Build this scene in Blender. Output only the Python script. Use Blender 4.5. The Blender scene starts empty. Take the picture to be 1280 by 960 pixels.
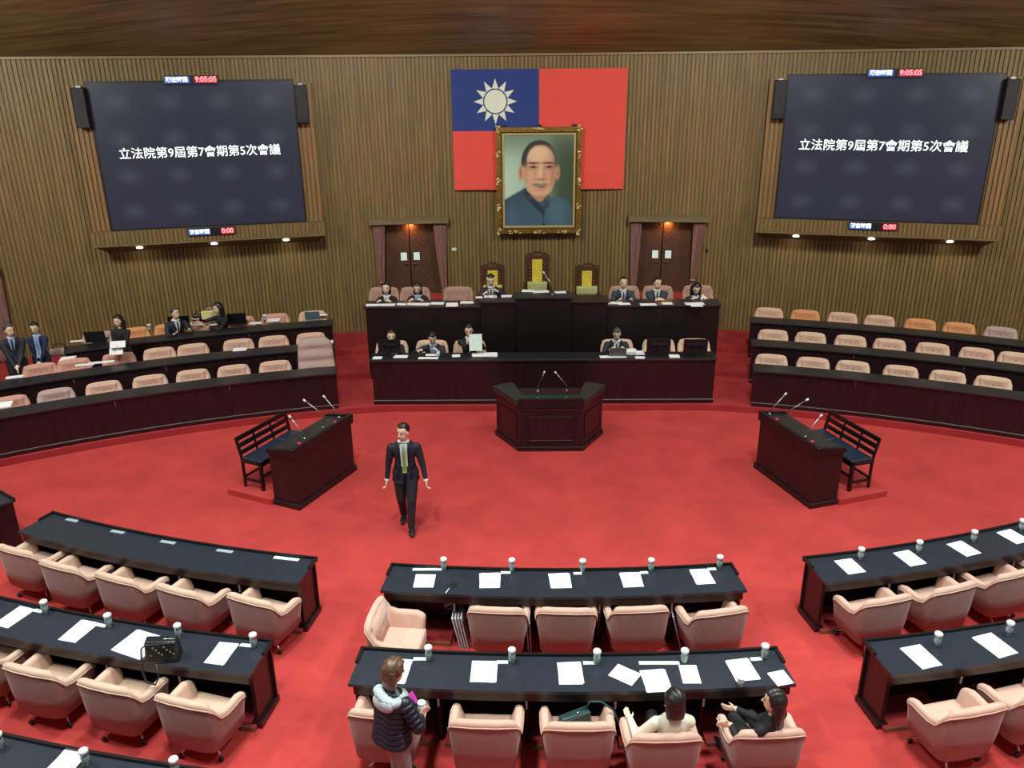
import bpy, bmesh, math, random
import numpy as np
from mathutils import Vector, Matrix
from mathutils.bvhtree import BVHTree
from math import sin, cos, pi, radians, hypot, atan2, sqrt, asin
random.seed(7)
S = bpy.context.scene
COL = S.collection
# ------------------------------------------------------------------ camera, world, lights, exposure
FPX = 1035.0; CAMP = Vector((-.48, 0, 6.53)); PITCH, YAW, ROLL = radians(20.8), radians(-.8), radians(-.56)
_f = Vector((sin(YAW)*cos(PITCH), cos(YAW)*cos(PITCH), -sin(PITCH)))
_r0 = Vector((cos(YAW), -sin(YAW), 0)); _u0 = _r0.cross(_f)
_r = _r0*cos(ROLL)+_u0*sin(ROLL); _u = -_r0*sin(ROLL)+_u0*cos(ROLL)
cd = bpy.data.cameras.new('camera'); cam = bpy.data.objects.new('camera', cd); COL.objects.link(cam)
cd.sensor_width = 36; cd.lens = FPX/1280*36; cd.clip_start = .1; cd.clip_end = 200
m = Matrix((( _r.x, _u.x, -_f.x, CAMP.x), (_r.y, _u.y, -_f.y, CAMP.y), (_r.z, _u.z, -_f.z, CAMP.z), (0, 0, 0, 1)))
cam.matrix_world = m; S.camera = cam
W = bpy.data.worlds.new('world'); S.world = W; W.use_nodes = True
W.node_tree.nodes['Background'].inputs[0].default_value = (.93, .97, 1, 1)
W.node_tree.nodes['Background'].inputs[1].default_value = .16
def area(name, loc, size, power, col=(1, .96, .9), rot=(0, 0, 0), spread=180):
    d = bpy.data.lights.new(name, 'AREA'); d.shape = 'DISK'; d.size = size; d.energy = power; d.color = col; d.spread = radians(spread)
    o = bpy.data.objects.new(name, d); COL.objects.link(o); o.location = loc; o.rotation_euler = rot; return o
for lx in (-9, -3, 3, 9):
    for ly, lp in ((4.6, 165), (7.8, 178), (11.4, 62)):
        area('ceiling_lamp', (lx, ly, 9.6 if ly < 9 else 8.9 if abs(lx) < 5 else 7.95), .9, lp, (.95, 1, .97), rot=(radians(14) if ly > 9 else 0, 0, 0), spread=110)
    area('stage_lamp', (lx*1.2, 12.6 if abs(lx) < 5 else 11.4, 8.85 if abs(lx) < 5 else 7.9), .9, 165 if abs(lx) > 5 else 205, (1, .99, .88), rot=(radians(56), 0, 0), spread=120)
S.view_settings.view_transform = 'Standard'; S.view_settings.look = 'None'
S.view_settings.exposure = 0.1; S.view_settings.gamma = 1; S.view_settings.use_curve_mapping = False

def at(px, py, z):                                    # where the sight line meets the level z
    d = _f*FPX+_r*(px-640)-_u*(py-480); return CAMP+d*((z-CAMP.z)/d.z)
def aty(px, py, Y):                                   # ... meets the upright plane y = Y
    d = _f*FPX+_r*(px-640)-_u*(py-480); return CAMP+d*((Y-CAMP.y)/d.y)
# ------------------------------------------------------------------ materials
def srgb(r, g, b):
    f = lambda c: ((c/255+.055)/1.055)**2.4 if c > 10 else c/255/12.92
    return (f(r), f(g), f(b), 1)
MC = {}
def mat(name, col, rough=.6, metal=0., var=0., scale=8., emit=None, es=1., bump=0., bscale=60., stretch=(1, 1, 1), coat=0., spec=.5, sheen=0.):
    if name in MC: return MC[name]
    M = bpy.data.materials.new(name); M.use_nodes = True; nt = M.node_tree; b = nt.nodes['Principled BSDF']
    b.inputs['Base Color'].default_value = col; b.inputs['Roughness'].default_value = rough; b.inputs['Metallic'].default_value = metal
    b.inputs['Specular IOR Level'].default_value = spec; b.inputs['Coat Weight'].default_value = coat; b.inputs['Sheen Weight'].default_value = sheen
    if var or bump:
        tc = nt.nodes.new('ShaderNodeTexCoord'); mp = nt.nodes.new('ShaderNodeMapping'); mp.inputs['Scale'].default_value = stretch
        nt.links.new(tc.outputs['Object'], mp.inputs[0])
    if var:
        n = nt.nodes.new('ShaderNodeTexNoise'); n.inputs['Scale'].default_value = scale; n.inputs['Detail'].default_value = 6; n.inputs['Roughness'].default_value = .65
        nt.links.new(mp.outputs[0], n.inputs['Vector'])
        r = nt.nodes.new('ShaderNodeValToRGB'); r.color_ramp.elements[0].position = .3; r.color_ramp.elements[1].position = .7
        r.color_ramp.elements[0].color = tuple(c*(1-var) for c in col[:3])+(1,); r.color_ramp.elements[1].color = tuple(min(1, c*(1+var)) for c in col[:3])+(1,)
        nt.links.new(n.outputs['Fac'], r.inputs[0]); nt.links.new(r.outputs[0], b.inputs['Base Color'])
    if bump:
        n2 = nt.nodes.new('ShaderNodeTexNoise'); n2.inputs['Scale'].default_value = bscale; n2.inputs['Detail'].default_value = 4
        nt.links.new(mp.outputs[0], n2.inputs['Vector'])
        bp = nt.nodes.new('ShaderNodeBump'); bp.inputs['Strength'].default_value = bump; bp.inputs['Distance'].default_value = .01
        nt.links.new(n2.outputs['Fac'], bp.inputs['Height']); nt.links.new(bp.outputs[0], b.inputs['Normal'])
    if emit: b.inputs['Emission Color'].default_value = emit; b.inputs['Emission Strength'].default_value = es
    MC[name] = M; return M
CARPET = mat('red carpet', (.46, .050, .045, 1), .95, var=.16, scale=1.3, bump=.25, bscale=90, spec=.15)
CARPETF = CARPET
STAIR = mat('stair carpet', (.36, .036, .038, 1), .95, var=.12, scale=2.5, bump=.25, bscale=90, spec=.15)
WALL = mat('groove wood', (.155, .105, .042, 1), .6, var=.3, scale=3, stretch=(6, 6, .4))
SLAT = mat('slat wood', (.215, .143, .048, 1), .5, var=.35, scale=3, stretch=(7, 7, .35))
SLATO = mat('panel slat wood', (.27, .145, .05, 1), .5, var=.25, scale=3, stretch=(7, 7, .35))
CEIL = mat('ceiling veneer', (.24, .235, .095, 1), .5, var=.65, scale=1.1, stretch=(.35, 5, 5))
VAL = mat('pelmet wood', (.19, .145, .075, 1), .5, var=.2, scale=4, stretch=(1, 6, 6))
MAH = mat('dark mahogany', (.020, .008, .010, 1), .33, var=.35, scale=3, stretch=(4, 4, .6), spec=.5)
MAHT = mat('black desk top', (.014, .015, .019, 1), .34, var=.25, scale=6, spec=.6)
MAHTN = mat('dark blue desk top', (.018, .025, .036, 1), .33, var=.15, scale=14, spec=.65)
BLKW = mat('black wood', (.010, .0065, .0070, 1), .35, var=.3, scale=4, spec=.5)
EDGE = mat('polished edge', (.10, .08, .08, 1), .25, metal=.3)
def fabric(n, c): return mat(n, c, .85, var=.07, scale=14, bump=.2, bscale=220, sheen=.25, spec=.2)
PEACH = fabric('peach fabric', (.66, .42, .32, 1)); SALMON = fabric('salmon fabric', (.60, .31, .24, 1))
TAN = fabric('tan fabric', (.66, .45, .33, 1)); LILAC = fabric('lilac grey fabric', (.47, .33, .30, 1)); ORANGE = fabric('orange fabric', (.66, .30, .13, 1))
DAISC = fabric('brown pink fabric', (.42, .25, .20, 1))
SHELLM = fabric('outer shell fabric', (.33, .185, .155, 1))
CHROME = mat('chrome', (.75, .75, .76, 1), .2, metal=1); STEEL = mat('brushed steel', (.36, .40, .38, 1), .36, metal=1)
BLK = mat('black plastic', (.012, .012, .014, 1), .4); LID = mat('white lid', (.75, .78, .76, 1), .4)
PAPER = mat('white paper', (.9, .92, .93, 1), .7, var=.03, scale=3); PAPERB = mat('pale green paper', (.70, .86, .78, 1), .7)
PLATE = mat('grey name plate', (.33, .42, .45, 1), .5); SCR = mat('dark lcd back', (.008, .008, .011, 1), .5, spec=.3)
GOLD = mat('old gold', (.30, .19, .045, 1), .38, metal=.75, var=.45, scale=18, bump=.6, bscale=30); GOLDL = mat('bright gilt', (.75, .62, .28, 1), .35, metal=.6, var=.3, scale=30)
RED = mat('flag red', (.80, .085, .06, 1), .8, var=.04, scale=2); BLUE = mat('flag blue', (.022, .05, .24, 1), .8, var=.06, scale=2); WHITE = mat('flag white', (.78, .86, .70, 1), .8, var=.05, scale=6)
LEATH = mat('brown leather', (.085, .040, .022, 1), .45, var=.2, scale=5, bump=.3, bscale=12); STUD = mat('leather button', (.11, .055, .032, 1), .35)
CURT = mat('pink curtain', (.50, .27, .24, 1), .85, var=.25, scale=30, stretch=(1, 1, .5)); GLASSW = mat('lit window pane', (.5, .6, .6, 1), .2, emit=(.7, .85, .85, 1), es=.35)
SKIN = mat('skin', (.80, .56, .40, 1), .55, spec=.3); HAIR = mat('black hair', (.016, .012, .011, 1), .38, var=.4, scale=40, stretch=(1, 1, .2)); HAIRB = mat('brown hair', (.12, .065, .032, 1), .38, var=.6, scale=30, stretch=(1, 1, .15)); HAIRG = mat('grey hair', (.06, .055, .05, 1), .5)
SUIT = mat('navy black suit', (.012, .015, .026, 1), .7, var=.15, scale=10); SUITB = mat('blue grey suit', (.028, .042, .062, 1), .7, var=.1, scale=10); BLKC = mat('black cloth', (.010, .010, .012, 1), .8); NAVYC = mat('navy cardigan', (.012, .022, .07, 1), .85)
TROU = mat('dark trousers', (.012, .013, .020, 1), .7); SHIRT = mat('white shirt', (.78, .82, .84, 1), .7); SHIRTB = mat('light blue shirt', (.38, .52, .74, 1), .7); TIEG = mat('lime tie', (.42, .55, .12, 1), .6); TIEB = mat('blue tie', (.06, .13, .28, 1), .6); TIEK = mat('dark tie', (.02, .025, .04, 1), .6)
SHOE = mat('black shoe', (.012, .014, .015, 1), .25); PUFF = mat('navy puffer nylon', (.010, .016, .028, 1), .38); HOOD = mat('pale grey fleece', (.52, .62, .64, 1), .95, var=.25, scale=40, bump=.8, bscale=60); GREYT = mat('light grey trousers', (.27, .27, .27, 1), .8); CREAM = mat('cream jacket', (.78, .75, .60, 1), .8, var=.05)
LIPS = mat('lips', (.42, .15, .12, 1), .5)
# ------------------------------------------------------------------ mesh helpers
def tag(o, label=None, cat=None, group=None, kind=None):
    if label: o['label'] = label
    if cat: o['category'] = cat
    if group: o['group'] = group
    if kind: o['kind'] = kind
    return o
def smooth(me):
    me.polygons.foreach_set('use_smooth', [True]*len(me.polygons))
def link(name, me, parent=None, loc=None, rz=None):
    o = bpy.data.objects.new(name, me); COL.objects.link(o)
    if parent: o.parent = parent
    if loc is not None: o.location = loc
    if rz is not None: o.rotation_euler = (0, 0, rz)
    return o
def obj(name, bm, ma, parent=None, sm=False, loc=None, rz=None):
    me = bpy.data.meshes.new(name); bmesh.ops.recalc_face_normals(bm, faces=bm.faces); bm.to_mesh(me); bm.free()
    for x in (ma if isinstance(ma, (list, tuple)) else [ma]): me.materials.append(x)
    if sm: smooth(me)
    return link(name, me, parent, loc, rz)
def empty(name, loc, rz=0, label=None, cat=None, group=None):
    o = bpy.data.objects.new(name, None); COL.objects.link(o); o.location = loc; o.rotation_euler = (0, 0, rz); o.empty_display_size = .1
    return tag(o, label, cat, group)
def dup(o, parent=None, loc=None, rz=None):
    c = o.copy(); COL.objects.link(c)
    if parent: c.parent = parent
    for ch in o.children: dup(ch, c)
    if loc is not None: c.location = loc
    if rz is not None: c.rotation_euler = (0, 0, rz)
    return c
def BM(): return bmesh.new()
def box(bm, x0, x1, y0, y1, z0, z1, bev=0.):
    v = [bm.verts.new(p) for p in ((x0, y0, z0), (x1, y0, z0), (x1, y1, z0), (x0, y1, z0), (x0, y0, z1), (x1, y0, z1), (x1, y1, z1), (x0, y1, z1))]
    fs = [bm.faces.new([v[i] for i in q]) for q in ((0, 3, 2, 1), (4, 5, 6, 7), (0, 1, 5, 4), (1, 2, 6, 5), (2, 3, 7, 6), (3, 0, 4, 7))]
    if bev:
        es = list({e for f in fs for e in f.edges}); bmesh.ops.bevel(bm, geom=es, offset=bev, segments=2, profile=.7, affect='EDGES')
    return bm
def prism(bm, pts, z0, z1, bev=0.):
    n = len(pts); lo = [bm.verts.new((p[0], p[1], z0 if len(p) < 3 else z0)) for p in pts]; hi = [bm.verts.new((p[0], p[1], z1 if len(p) < 3 else p[2])) for p in pts]
    fs = [bm.faces.new(lo[::-1]), bm.faces.new(hi)]+[bm.faces.new((lo[i], lo[(i+1) % n], hi[(i+1) % n], hi[i])) for i in range(n)]
    if bev:
        es = list({e for f in fs for e in f.edges}); bmesh.ops.bevel(bm, geom=es, offset=bev, segments=1, affect='EDGES')
    return bm
def tube(bm, pts, r, n=8, caps=True):
    pts = [Vector(p) for p in pts]; rs = r if isinstance(r, (list, tuple)) else [r]*len(pts); rings = []; up = Vector((0, 0, 1))
    for i, p in enumerate(pts):
        d = (pts[min(i+1, len(pts)-1)]-pts[max(i-1, 0)]).normalized()
        a = d.cross(up if abs(d.z) < .95 else Vector((1, 0, 0))).normalized(); b = d.cross(a).normalized()
        rings.append([bm.verts.new(p+(a*cos(2*pi*k/n)+b*sin(2*pi*k/n))*rs[i]) for k in range(n)])
    for i in range(len(rings)-1):
        for k in range(n): bm.faces.new((rings[i][k], rings[i][(k+1) % n], rings[i+1][(k+1) % n], rings[i+1][k]))
    if caps: bm.faces.new(rings[0][::-1]); bm.faces.new(rings[-1])
    return bm
def lathe(bm, prof, n=20, c=(0, 0, 0), caps=True):
    rings = [[bm.verts.new((c[0]+r*cos(2*pi*k/n), c[1]+r*sin(2*pi*k/n), c[2]+z)) for k in range(n)] for r, z in prof]
    for i in range(len(rings)-1):
        for k in range(n): bm.faces.new((rings[i][k], rings[i][(k+1) % n], rings[i+1][(k+1) % n], rings[i+1][k]))
    if caps: bm.faces.new(rings[0][::-1]); bm.faces.new(rings[-1])
    return bm
def ball(bm, c, r, sub=2, rot=None):
    R = (r, r, r) if isinstance(r, (int, float)) else r
    M = Matrix.Translation(Vector(c)) @ (rot.to_4x4() if rot else Matrix()) @ Matrix.Diagonal((*R, 1))
    bmesh.ops.create_icosphere(bm, subdivisions=sub, radius=1, matrix=M); return bm
def arcslab(bm, c, r0, r1, a0, a1, z0, z1, n=None, sgn=1):
    """slab between radii r0,r1 about c; point at angle a: c + r(sin a, sgn cos a)"""
    n = n or max(2, int(abs(a1-a0)/radians(1.2))+1)
    P = lambda r, a, z: bm.verts.new((c[0]+r*sin(a), c[1]+sgn*r*cos(a), z))
    rings = [[P(r0, a, z0), P(r1, a, z0), P(r1, a, z1), P(r0, a, z1)] for a in (a0+(a1-a0)*i/n for i in range(n+1))]
    for i in range(n):
        for k in range(4): bm.faces.new((rings[i][k], rings[i][(k+1) % 4], rings[i+1][(k+1) % 4], rings[i+1][k]))
    bm.faces.new(rings[0]); bm.faces.new(rings[-1][::-1]); return bm
def text_mesh(body, size, ext=.004, bold=0.):
    cu = bpy.data.curves.new('t', 'FONT'); cu.body = body; cu.size = size; cu.extrude = ext; cu.offset = bold; cu.align_x = 'CENTER'; cu.align_y = 'CENTER'; cu.resolution_u = 3
    o = bpy.data.objects.new('t', cu); COL.objects.link(o); bpy.context.view_layer.update()
    me = bpy.data.meshes.new_from_object(o.evaluated_get(bpy.context.evaluated_depsgraph_get())); bpy.data.objects.remove(o); bpy.data.curves.remove(cu); return me
# ------------------------------------------------------------------ the room
WC = (0, -11.75); WR = 32.0
def wp(X, off=0.):                                    # point on the curved back wall at abscissa X, off metres in front of it
    a = asin(X/WR); return Vector((WC[0]+(WR-off)*sin(a), WC[1]+(WR-off)*cos(a), 0)), a
def wframe(X, off=0., z=0.):                          # local frame on the wall: +X right along it, -Y towards the hall
    p, a = wp(X, off); return Vector((p.x, p.y, z)), -a
bm = BM(); box(bm, -15, 15, -4, 21, -.3, 0); tag(obj('floor', bm, CARPETF), kind='structure')
DOORS = [(-3.97, -2.42), (2.28, 3.80)]
def wallseg(name, X0, X1, z0, z1, n=None):
    bm = BM(); a0, a1 = asin(X0/WR), asin(X1/WR); arcslab(bm, WC, WR, WR+.2, a0, a1, z0, z1); return bm
segs = [(-14.5, DOORS[0][0], 0, 6.9), (DOORS[0][1], DOORS[1][0], 0, 6.9), (DOORS[1][1], 14.5, 0, 6.9), (*DOORS[0], 3.1, 6.9), (*DOORS[1], 3.1, 6.9), (*DOORS[0], 0, 1.3), (*DOORS[1], 0, 1.3)]
bm = BM()
for s in segs: a0, a1 = asin(s[0]/WR), asin(s[1]/WR); arcslab(bm, WC, WR, WR+.2, a0, a1, s[2], s[3])
wall = tag(obj('wall_back', bm, WALL), kind='structure')
bm = BM(); pitch = .092/WR; k0 = int(asin(14.4/WR)/pitch)
for k in range(-k0, k0+1):
    a = k*pitch; X = WR*sin(a); z0 = .0
    for d in DOORS:
        if d[0]-.03 < X < d[1]+.03: z0 = 3.1
    w_ = .029/WR*(1+.15*sin(k*7.3)); arcslab(bm, WC, WR-.028, WR, a-w_, a+w_, z0, 6.84, n=1)
o = obj('wall_slat', bm, SLAT, wall); tag(o, kind='stuff')
for s, nm in ((-1, 'wall_left'), (1, 'wall_right')):
    bm = BM(); x = 14.3*s; box(bm, min(x, x+.2*s), max(x, x+.2*s), -4, 17.2, 0, 6.9); tag(obj(nm, bm, SLAT), kind='structure')
# ceiling: veneered vault rising from the wall head towards the hall
bm = BM(); NX, NY = 56, 24; g = []
for i in range(NX+1):
    X = -14.4+28.8*i/NX; wy = wp(X)[0].y; row = []
    for j in range(NY+1):
        t = j/NY; Y = wy+.02+(9.5-wy)*t; z = 6.86+(wy-Y)*.30*(1-.0026*X*X)-.0
        row.append(bm.verts.new((X, Y, z)))
    g.append(row)
for i in range(NX):
    for j in range(NY): bm.faces.new((g[i][j], g[i+1][j], g[i+1][j+1], g[i][j+1]))
tag(obj('ceiling', bm, CEIL, sm=True), kind='structure')
bm = BM(); arcslab(bm, WC, WR-.07, WR, asin(-14.4/WR), asin(14.4/WR), 6.82, 6.87); tag(obj('trim_1', bm, mat('light trim', (.26, .16, .08, 1), .4)), kind='structure')
# stepped floor of the tiers and the aisles
TC = (0, -2.7)
def fY(X): return min(15.62, sqrt(18.62**2-X*X)-2.7)
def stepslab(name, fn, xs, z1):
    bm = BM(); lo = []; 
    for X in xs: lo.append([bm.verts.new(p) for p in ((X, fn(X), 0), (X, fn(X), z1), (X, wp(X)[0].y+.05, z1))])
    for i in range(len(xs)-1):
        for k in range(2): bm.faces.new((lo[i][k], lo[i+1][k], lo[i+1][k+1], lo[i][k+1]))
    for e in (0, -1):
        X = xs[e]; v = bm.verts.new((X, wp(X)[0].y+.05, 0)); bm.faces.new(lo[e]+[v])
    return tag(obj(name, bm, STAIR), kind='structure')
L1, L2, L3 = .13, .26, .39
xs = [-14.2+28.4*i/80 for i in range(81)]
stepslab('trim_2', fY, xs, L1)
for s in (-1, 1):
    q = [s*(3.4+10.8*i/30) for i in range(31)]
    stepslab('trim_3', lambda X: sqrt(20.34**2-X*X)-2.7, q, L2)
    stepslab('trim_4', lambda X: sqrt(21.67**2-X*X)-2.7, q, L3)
# ------------------------------------------------------------------ doors with leather leaves, curtains, pelmets
def curtain(X, ztop, zbot, wtop, wbot, drift, label, off=.14):
    P, rz = wframe(X, off, 0); bm = BM(); NZ, NU = 26, 28; g = []
    for j in range(NZ+1):
        t = j/NZ; z = ztop+(zbot-ztop)*t; k = min(1, t/.82)**1.3; w = wtop+(wbot-wtop)*k
        if t > .82: w = wbot*(1+.6*(t-.82)/.18)
        cx = drift*k; row = []
        for i in range(NU+1):
            u = i/NU; ph = u*2*pi*5.5; row.append(bm.verts.new((cx+(u-.5)*w, .028*sin(ph)*(1-.3*k)+.01*sin(ph*2.3+t*3), z)))
        g.append(row)
    for j in range(NZ):
        for i in range(NU): bm.faces.new((g[j][i], g[j+1][i], g[j+1][i+1], g[j][i+1]))
    bmesh.ops.solidify(bm, geom=bm.faces[:], thickness=.006)
    t = empty('curtain', P, rz, label, 'curtain')
    obj('curtain_cloth', bm, CURT, t, sm=True)
    bm = BM(); zt = ztop+(zbot-ztop)*.82; tube(bm, [(drift-wbot*.5-.01, 0, zt), (drift-.3*wbot, -.05, zt+.01), (drift+.3*wbot, -.05, zt+.01), (drift+wbot*.5+.01, 0, zt)], .018); obj('tie_band', bm, mat('tie band', (.42, .20, .18, 1), .8), t, sm=True)
    return t
def doorset(n, X0, X1, split, side):
    P, a = wp((X0+X1)/2); rz = -a
    d = empty('door_%d' % n, (P.x, P.y, 1.3), rz); tag(d, kind='structure')
    hw = (X1-X0)/2; H = 1.8
    bm = BM(); box(bm, -hw-.02, -hw+.05, 0, .3, 0, H); box(bm, hw-.05, hw+.02, 0, .3, 0, H); box(bm, -hw, hw, 0, .3, H-.02, H+.05); obj('door_frame', bm, MAH, d)
    sx = split-(X0+X1)/2
    for x0, x1, sg in ((-hw+.06, sx-.012, 1), (sx+.012, hw-.06, -1)):
        bm = BM(); box(bm, x0, x1, .10, .16, 0, H-.02, .012); lf = obj('door_leaf', bm, LEATH, d)
        bm = BM(); cols = [x0+.09+i*.145 for i in range(int((x1-x0-.12)/.145)+1)]
        for r in range(11):
            z = H-.12-r*.155
            for i, cx in enumerate(cols):
                xx = cx+(.07 if r % 2 else 0)
                if xx > x1-.05 or (abs(z-.95) < .17 and ((xx > x1-.30) if sg > 0 else (xx < x0+.30))): continue
                ball(bm, (xx, .098, z), (.020, .014, .020), 1)
        tag(obj('leather_button', bm, STUD, lf, sm=True), kind='stuff')
        wx0, wx1 = (x1-.22, x1-.07) if sg > 0 else (x0+.07, x0+.22)
        bm = BM(); box(bm, wx0-.015, wx1+.015, .085, .10, .84, 1.06); obj('window_frame', bm, MAH, lf)
        bm = BM(); box(bm, wx0, wx1, .078, .085, .855, 1.045); obj('window_pane', bm, GLASSW, lf)
        bm = BM(); box(bm, wx0-.005, wx1+.005, .07, .084, .85, .875); obj('window_ledge', bm, LID, lf)
        bm = BM(); xx = x1-.05 if sg > 0 else x0+.05; box(bm, min(xx, xx-.1*sg), max(xx, xx-.1*sg), .06, .1, .74, .76); obj('handle', bm, CHROME, lf)
    bm = BM(); box(bm, -hw-.05, hw+.05, .17, .2, -.02, H+.05); obj('backing', bm, BLK, d)  # dark panel added to stop background light leaking between the leaves
    bm = BM(); box(bm, -hw-.3, hw+.3, -.55, 0.02, -.28, 0, .01); st = obj('door_step', bm, STAIR, d)
    bm = BM(); box(bm, -hw-.3, hw+.3, -.565, -.55, -.03, 0.004); obj('step_edge', bm, EDGE, d)
    bm = BM(); box(bm, -.05, .05, .03, .13, H-.03, H-.015); lp = obj('downlight', bm, mat('warm lamp', (1, .5, .2, 1), emit=(1, .45, .15, 1), es=14), d)
    li = area('door_lamp', (0, .02, H-.06), .12, 5.0, (1, .42, .12)); li.parent = d
    return d
doorset(1, *DOORS[0], -3.23, -1); doorset(2, *DOORS[1], 2.94, 1)
for n, X, Lb in ((0, -3.21, 'wooden pelmet over the curtained door left of the portrait'), (1, 3.04, 'wooden pelmet over the curtained door right of the portrait')):
    P, rz = wframe(X, 0, 3.09); bm = BM(); box(bm, -.95, .95, -.24, -.045, 0, .12, .008); box(bm, -.96, .96, -.25, -.045, .10, .13); o = obj('pelmet', bm, VAL, None, loc=P, rz=rz); tag(o, Lb, 'pelmet')
curtain(-3.94, 3.09, 1.35, .30, .12, 0.0, 'pink curtain on the left side of the left padded door')
curtain(-2.48, 3.09, 1.05, .32, .13, .06, 'pink curtain on the right side of the left padded door')
curtain(2.28, 3.09, 1.05, .28, .13, .0, 'pink curtain on the left side of the right padded door')
curtain(3.78, 3.09, 1.35, .30, .12, -.07, 'pink curtain on the right side of the right padded door')
P, rz = wframe(-2.15, .03, 2.42); bm = BM(); box(bm, -.055, .055, -.02, .0, -.035, .035, .005); o = obj('wall_switch', bm, LID, None, loc=P, rz=rz); tag(o, 'small white switch plate on the slatted wall beside the left door curtain', 'switch')
P, rz = wframe(4.0, .03, 2.38); bm = BM(); box(bm, -.03, .03, -.02, .0, -.045, .045, .005); o = obj('wall_switch', bm, BLK, None, loc=P, rz=rz); tag(o, 'small dark switch on the slatted wall beside the right door curtain', 'switch')
# door at the far left with its curtain
P, rz = wframe(-12.6, .0, 0); bm = BM(); box(bm, -.62, .62, -.28, -.045, 2.46, 2.62, .01); o = obj('pelmet', bm, VAL, None, loc=P, rz=rz); tag(o, 'wooden pelmet at the far left edge above a pink curtain', 'pelmet')
curtain(-12.25, 2.46, .42, .50, .40, .0, 'pink curtain hanging at the far left edge of the wall')
# ------------------------------------------------------------------ flag and portrait
P, a = wp(-.075, .13); FZ0, FZ1 = 3.85, 6.54; FW = 4.02
t = empty('flag', (P.x, P.y, 0), -a, 'large red national flag with blue canton and white sun on the back wall', 'flag')
hw = FW/2; cy_ = (FZ0+FZ1)/2
bm = BM(); box(bm, 0, hw, -.02, .0, FZ0, FZ1); box(bm, -hw, 0, -.02, .0, FZ0, cy_); obj('red_field', bm, RED, t)
bm = BM(); box(bm, -hw, -.002, -.02, .0, cy_, FZ1); obj('blue_canton', bm, BLUE, t)
sx, sz, sr = -hw/2, 5.845, .255
bm = BM(); lathe(bm, [(sr, -.004), (sr, .004)], 40); bmesh.ops.rotate(bm, verts=bm.verts, matrix=Matrix.Rotation(pi/2, 3, 'X')); bmesh.ops.translate(bm, verts=bm.verts, vec=(sx, -.024, sz)); obj('sun_disc', bm, WHITE, t)
for k in range(12):
    a_ = k*pi/6; bm = BM(); d = Vector((sin(a_), 0, cos(a_))); n_ = Vector((cos(a_), 0, -sin(a_))); c0 = Vector((sx, -.021, sz))
    pts = [c0+d*(sr*1.10)-n_*.075, c0+d*(sr*1.10)+n_*.075, c0+d*(.50)]; f = bm.faces.new([bm.verts.new(p) for p in pts]); q = bmesh.ops.extrude_face_region(bm, geom=[f]); bmesh.ops.translate(bm, verts=[v for v in q['geom'] if isinstance(v, bmesh.types.BMVert)], vec=(0, -.006, 0)); obj('sun_ray', bm, WHITE, t)
P, a = wp(-.078, .20); t = empty('portrait_painting', (P.x, P.y, 2.83), -a, 'large gilt framed portrait of a man in a blue high collar jacket', 'painting')
PW, PH = 1.98, 2.45
def frame_ring(bm, w, h, b, y0, y1, yo=None):         # mitred frame: outer w x h, border b
    o_ = [(-w/2, 0), (w/2, 0), (w/2, h), (-w/2, h)]; i_ = [(-w/2+b, b), (w/2-b, b), (w/2-b, h-b), (-w/2+b, h-b)]
    for k in range(4):
        a0, a1, b1, b0 = o_[k], o_[(k+1) % 4], i_[(k+1) % 4], i_[k]
        v = [bm.verts.new((p[0], y, p[1])) for y in (y0, y1) for p in (a0, a1, b1, b0)]
        for q in ((0, 1, 2, 3), (4, 7, 6, 5), (0, 4, 5, 1), (1, 5, 6, 2), (2, 6, 7, 3), (3, 7, 4, 0)): bm.faces.new([v[i] for i in q])
for nm, w, h, b, y0, y1, z, ma in (('outer_frame', PW, PH, .10, .06, -.09, 0, GOLD), ('inner_frame', PW-.17, PH-.17, .045, .03, -.05, .085, mat('dark gold', (.14, .09, .03, 1), .4, metal=.6)), ('gilt_slip', PW-.25, PH-.25, .05, .03, -.035, .125, GOLDL)):
    bm = BM(); frame_ring(bm, w, h, b, y0, y1); bmesh.ops.translate(bm, verts=bm.verts, vec=(0, 0, z)); fo = obj(nm, bm, ma, t)
    if nm == 'outer_frame':
        for (cx, cz) in ((0, 0), (0, PH), (-PW/2, 0), (PW/2, 0), (-PW/2, PH), (PW/2, PH), (-PW/2, PH/2), (PW/2, PH/2), (-PW/2, PH*.75), (PW/2, PH*.75), (-PW/2, PH*.25), (PW/2, PH*.25), (-.6, 0), (.6, 0)):
            bm = BM()
            for q in range(9):
                ball(bm, (cx*.96+random.uniform(-.07, .07)*(1.9 if abs(cx) < .7 else .6), -.09, .03+cz*.975+random.uniform(-.05, .05)*(1.7 if abs(cx) > .7 else .6)), (random.uniform(.02, .045), .02, random.uniform(.012, .03)), 1)
            obj('carved_ornament', bm, GOLDL, fo, sm=True)
for cx in (-.82, 0, .82):
    bm = BM(); box(bm, cx-.05, cx+.05, -.08, .0, PH-.01, PH+.06, .01); obj('hanging_bracket', bm, BLK, t)
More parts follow.
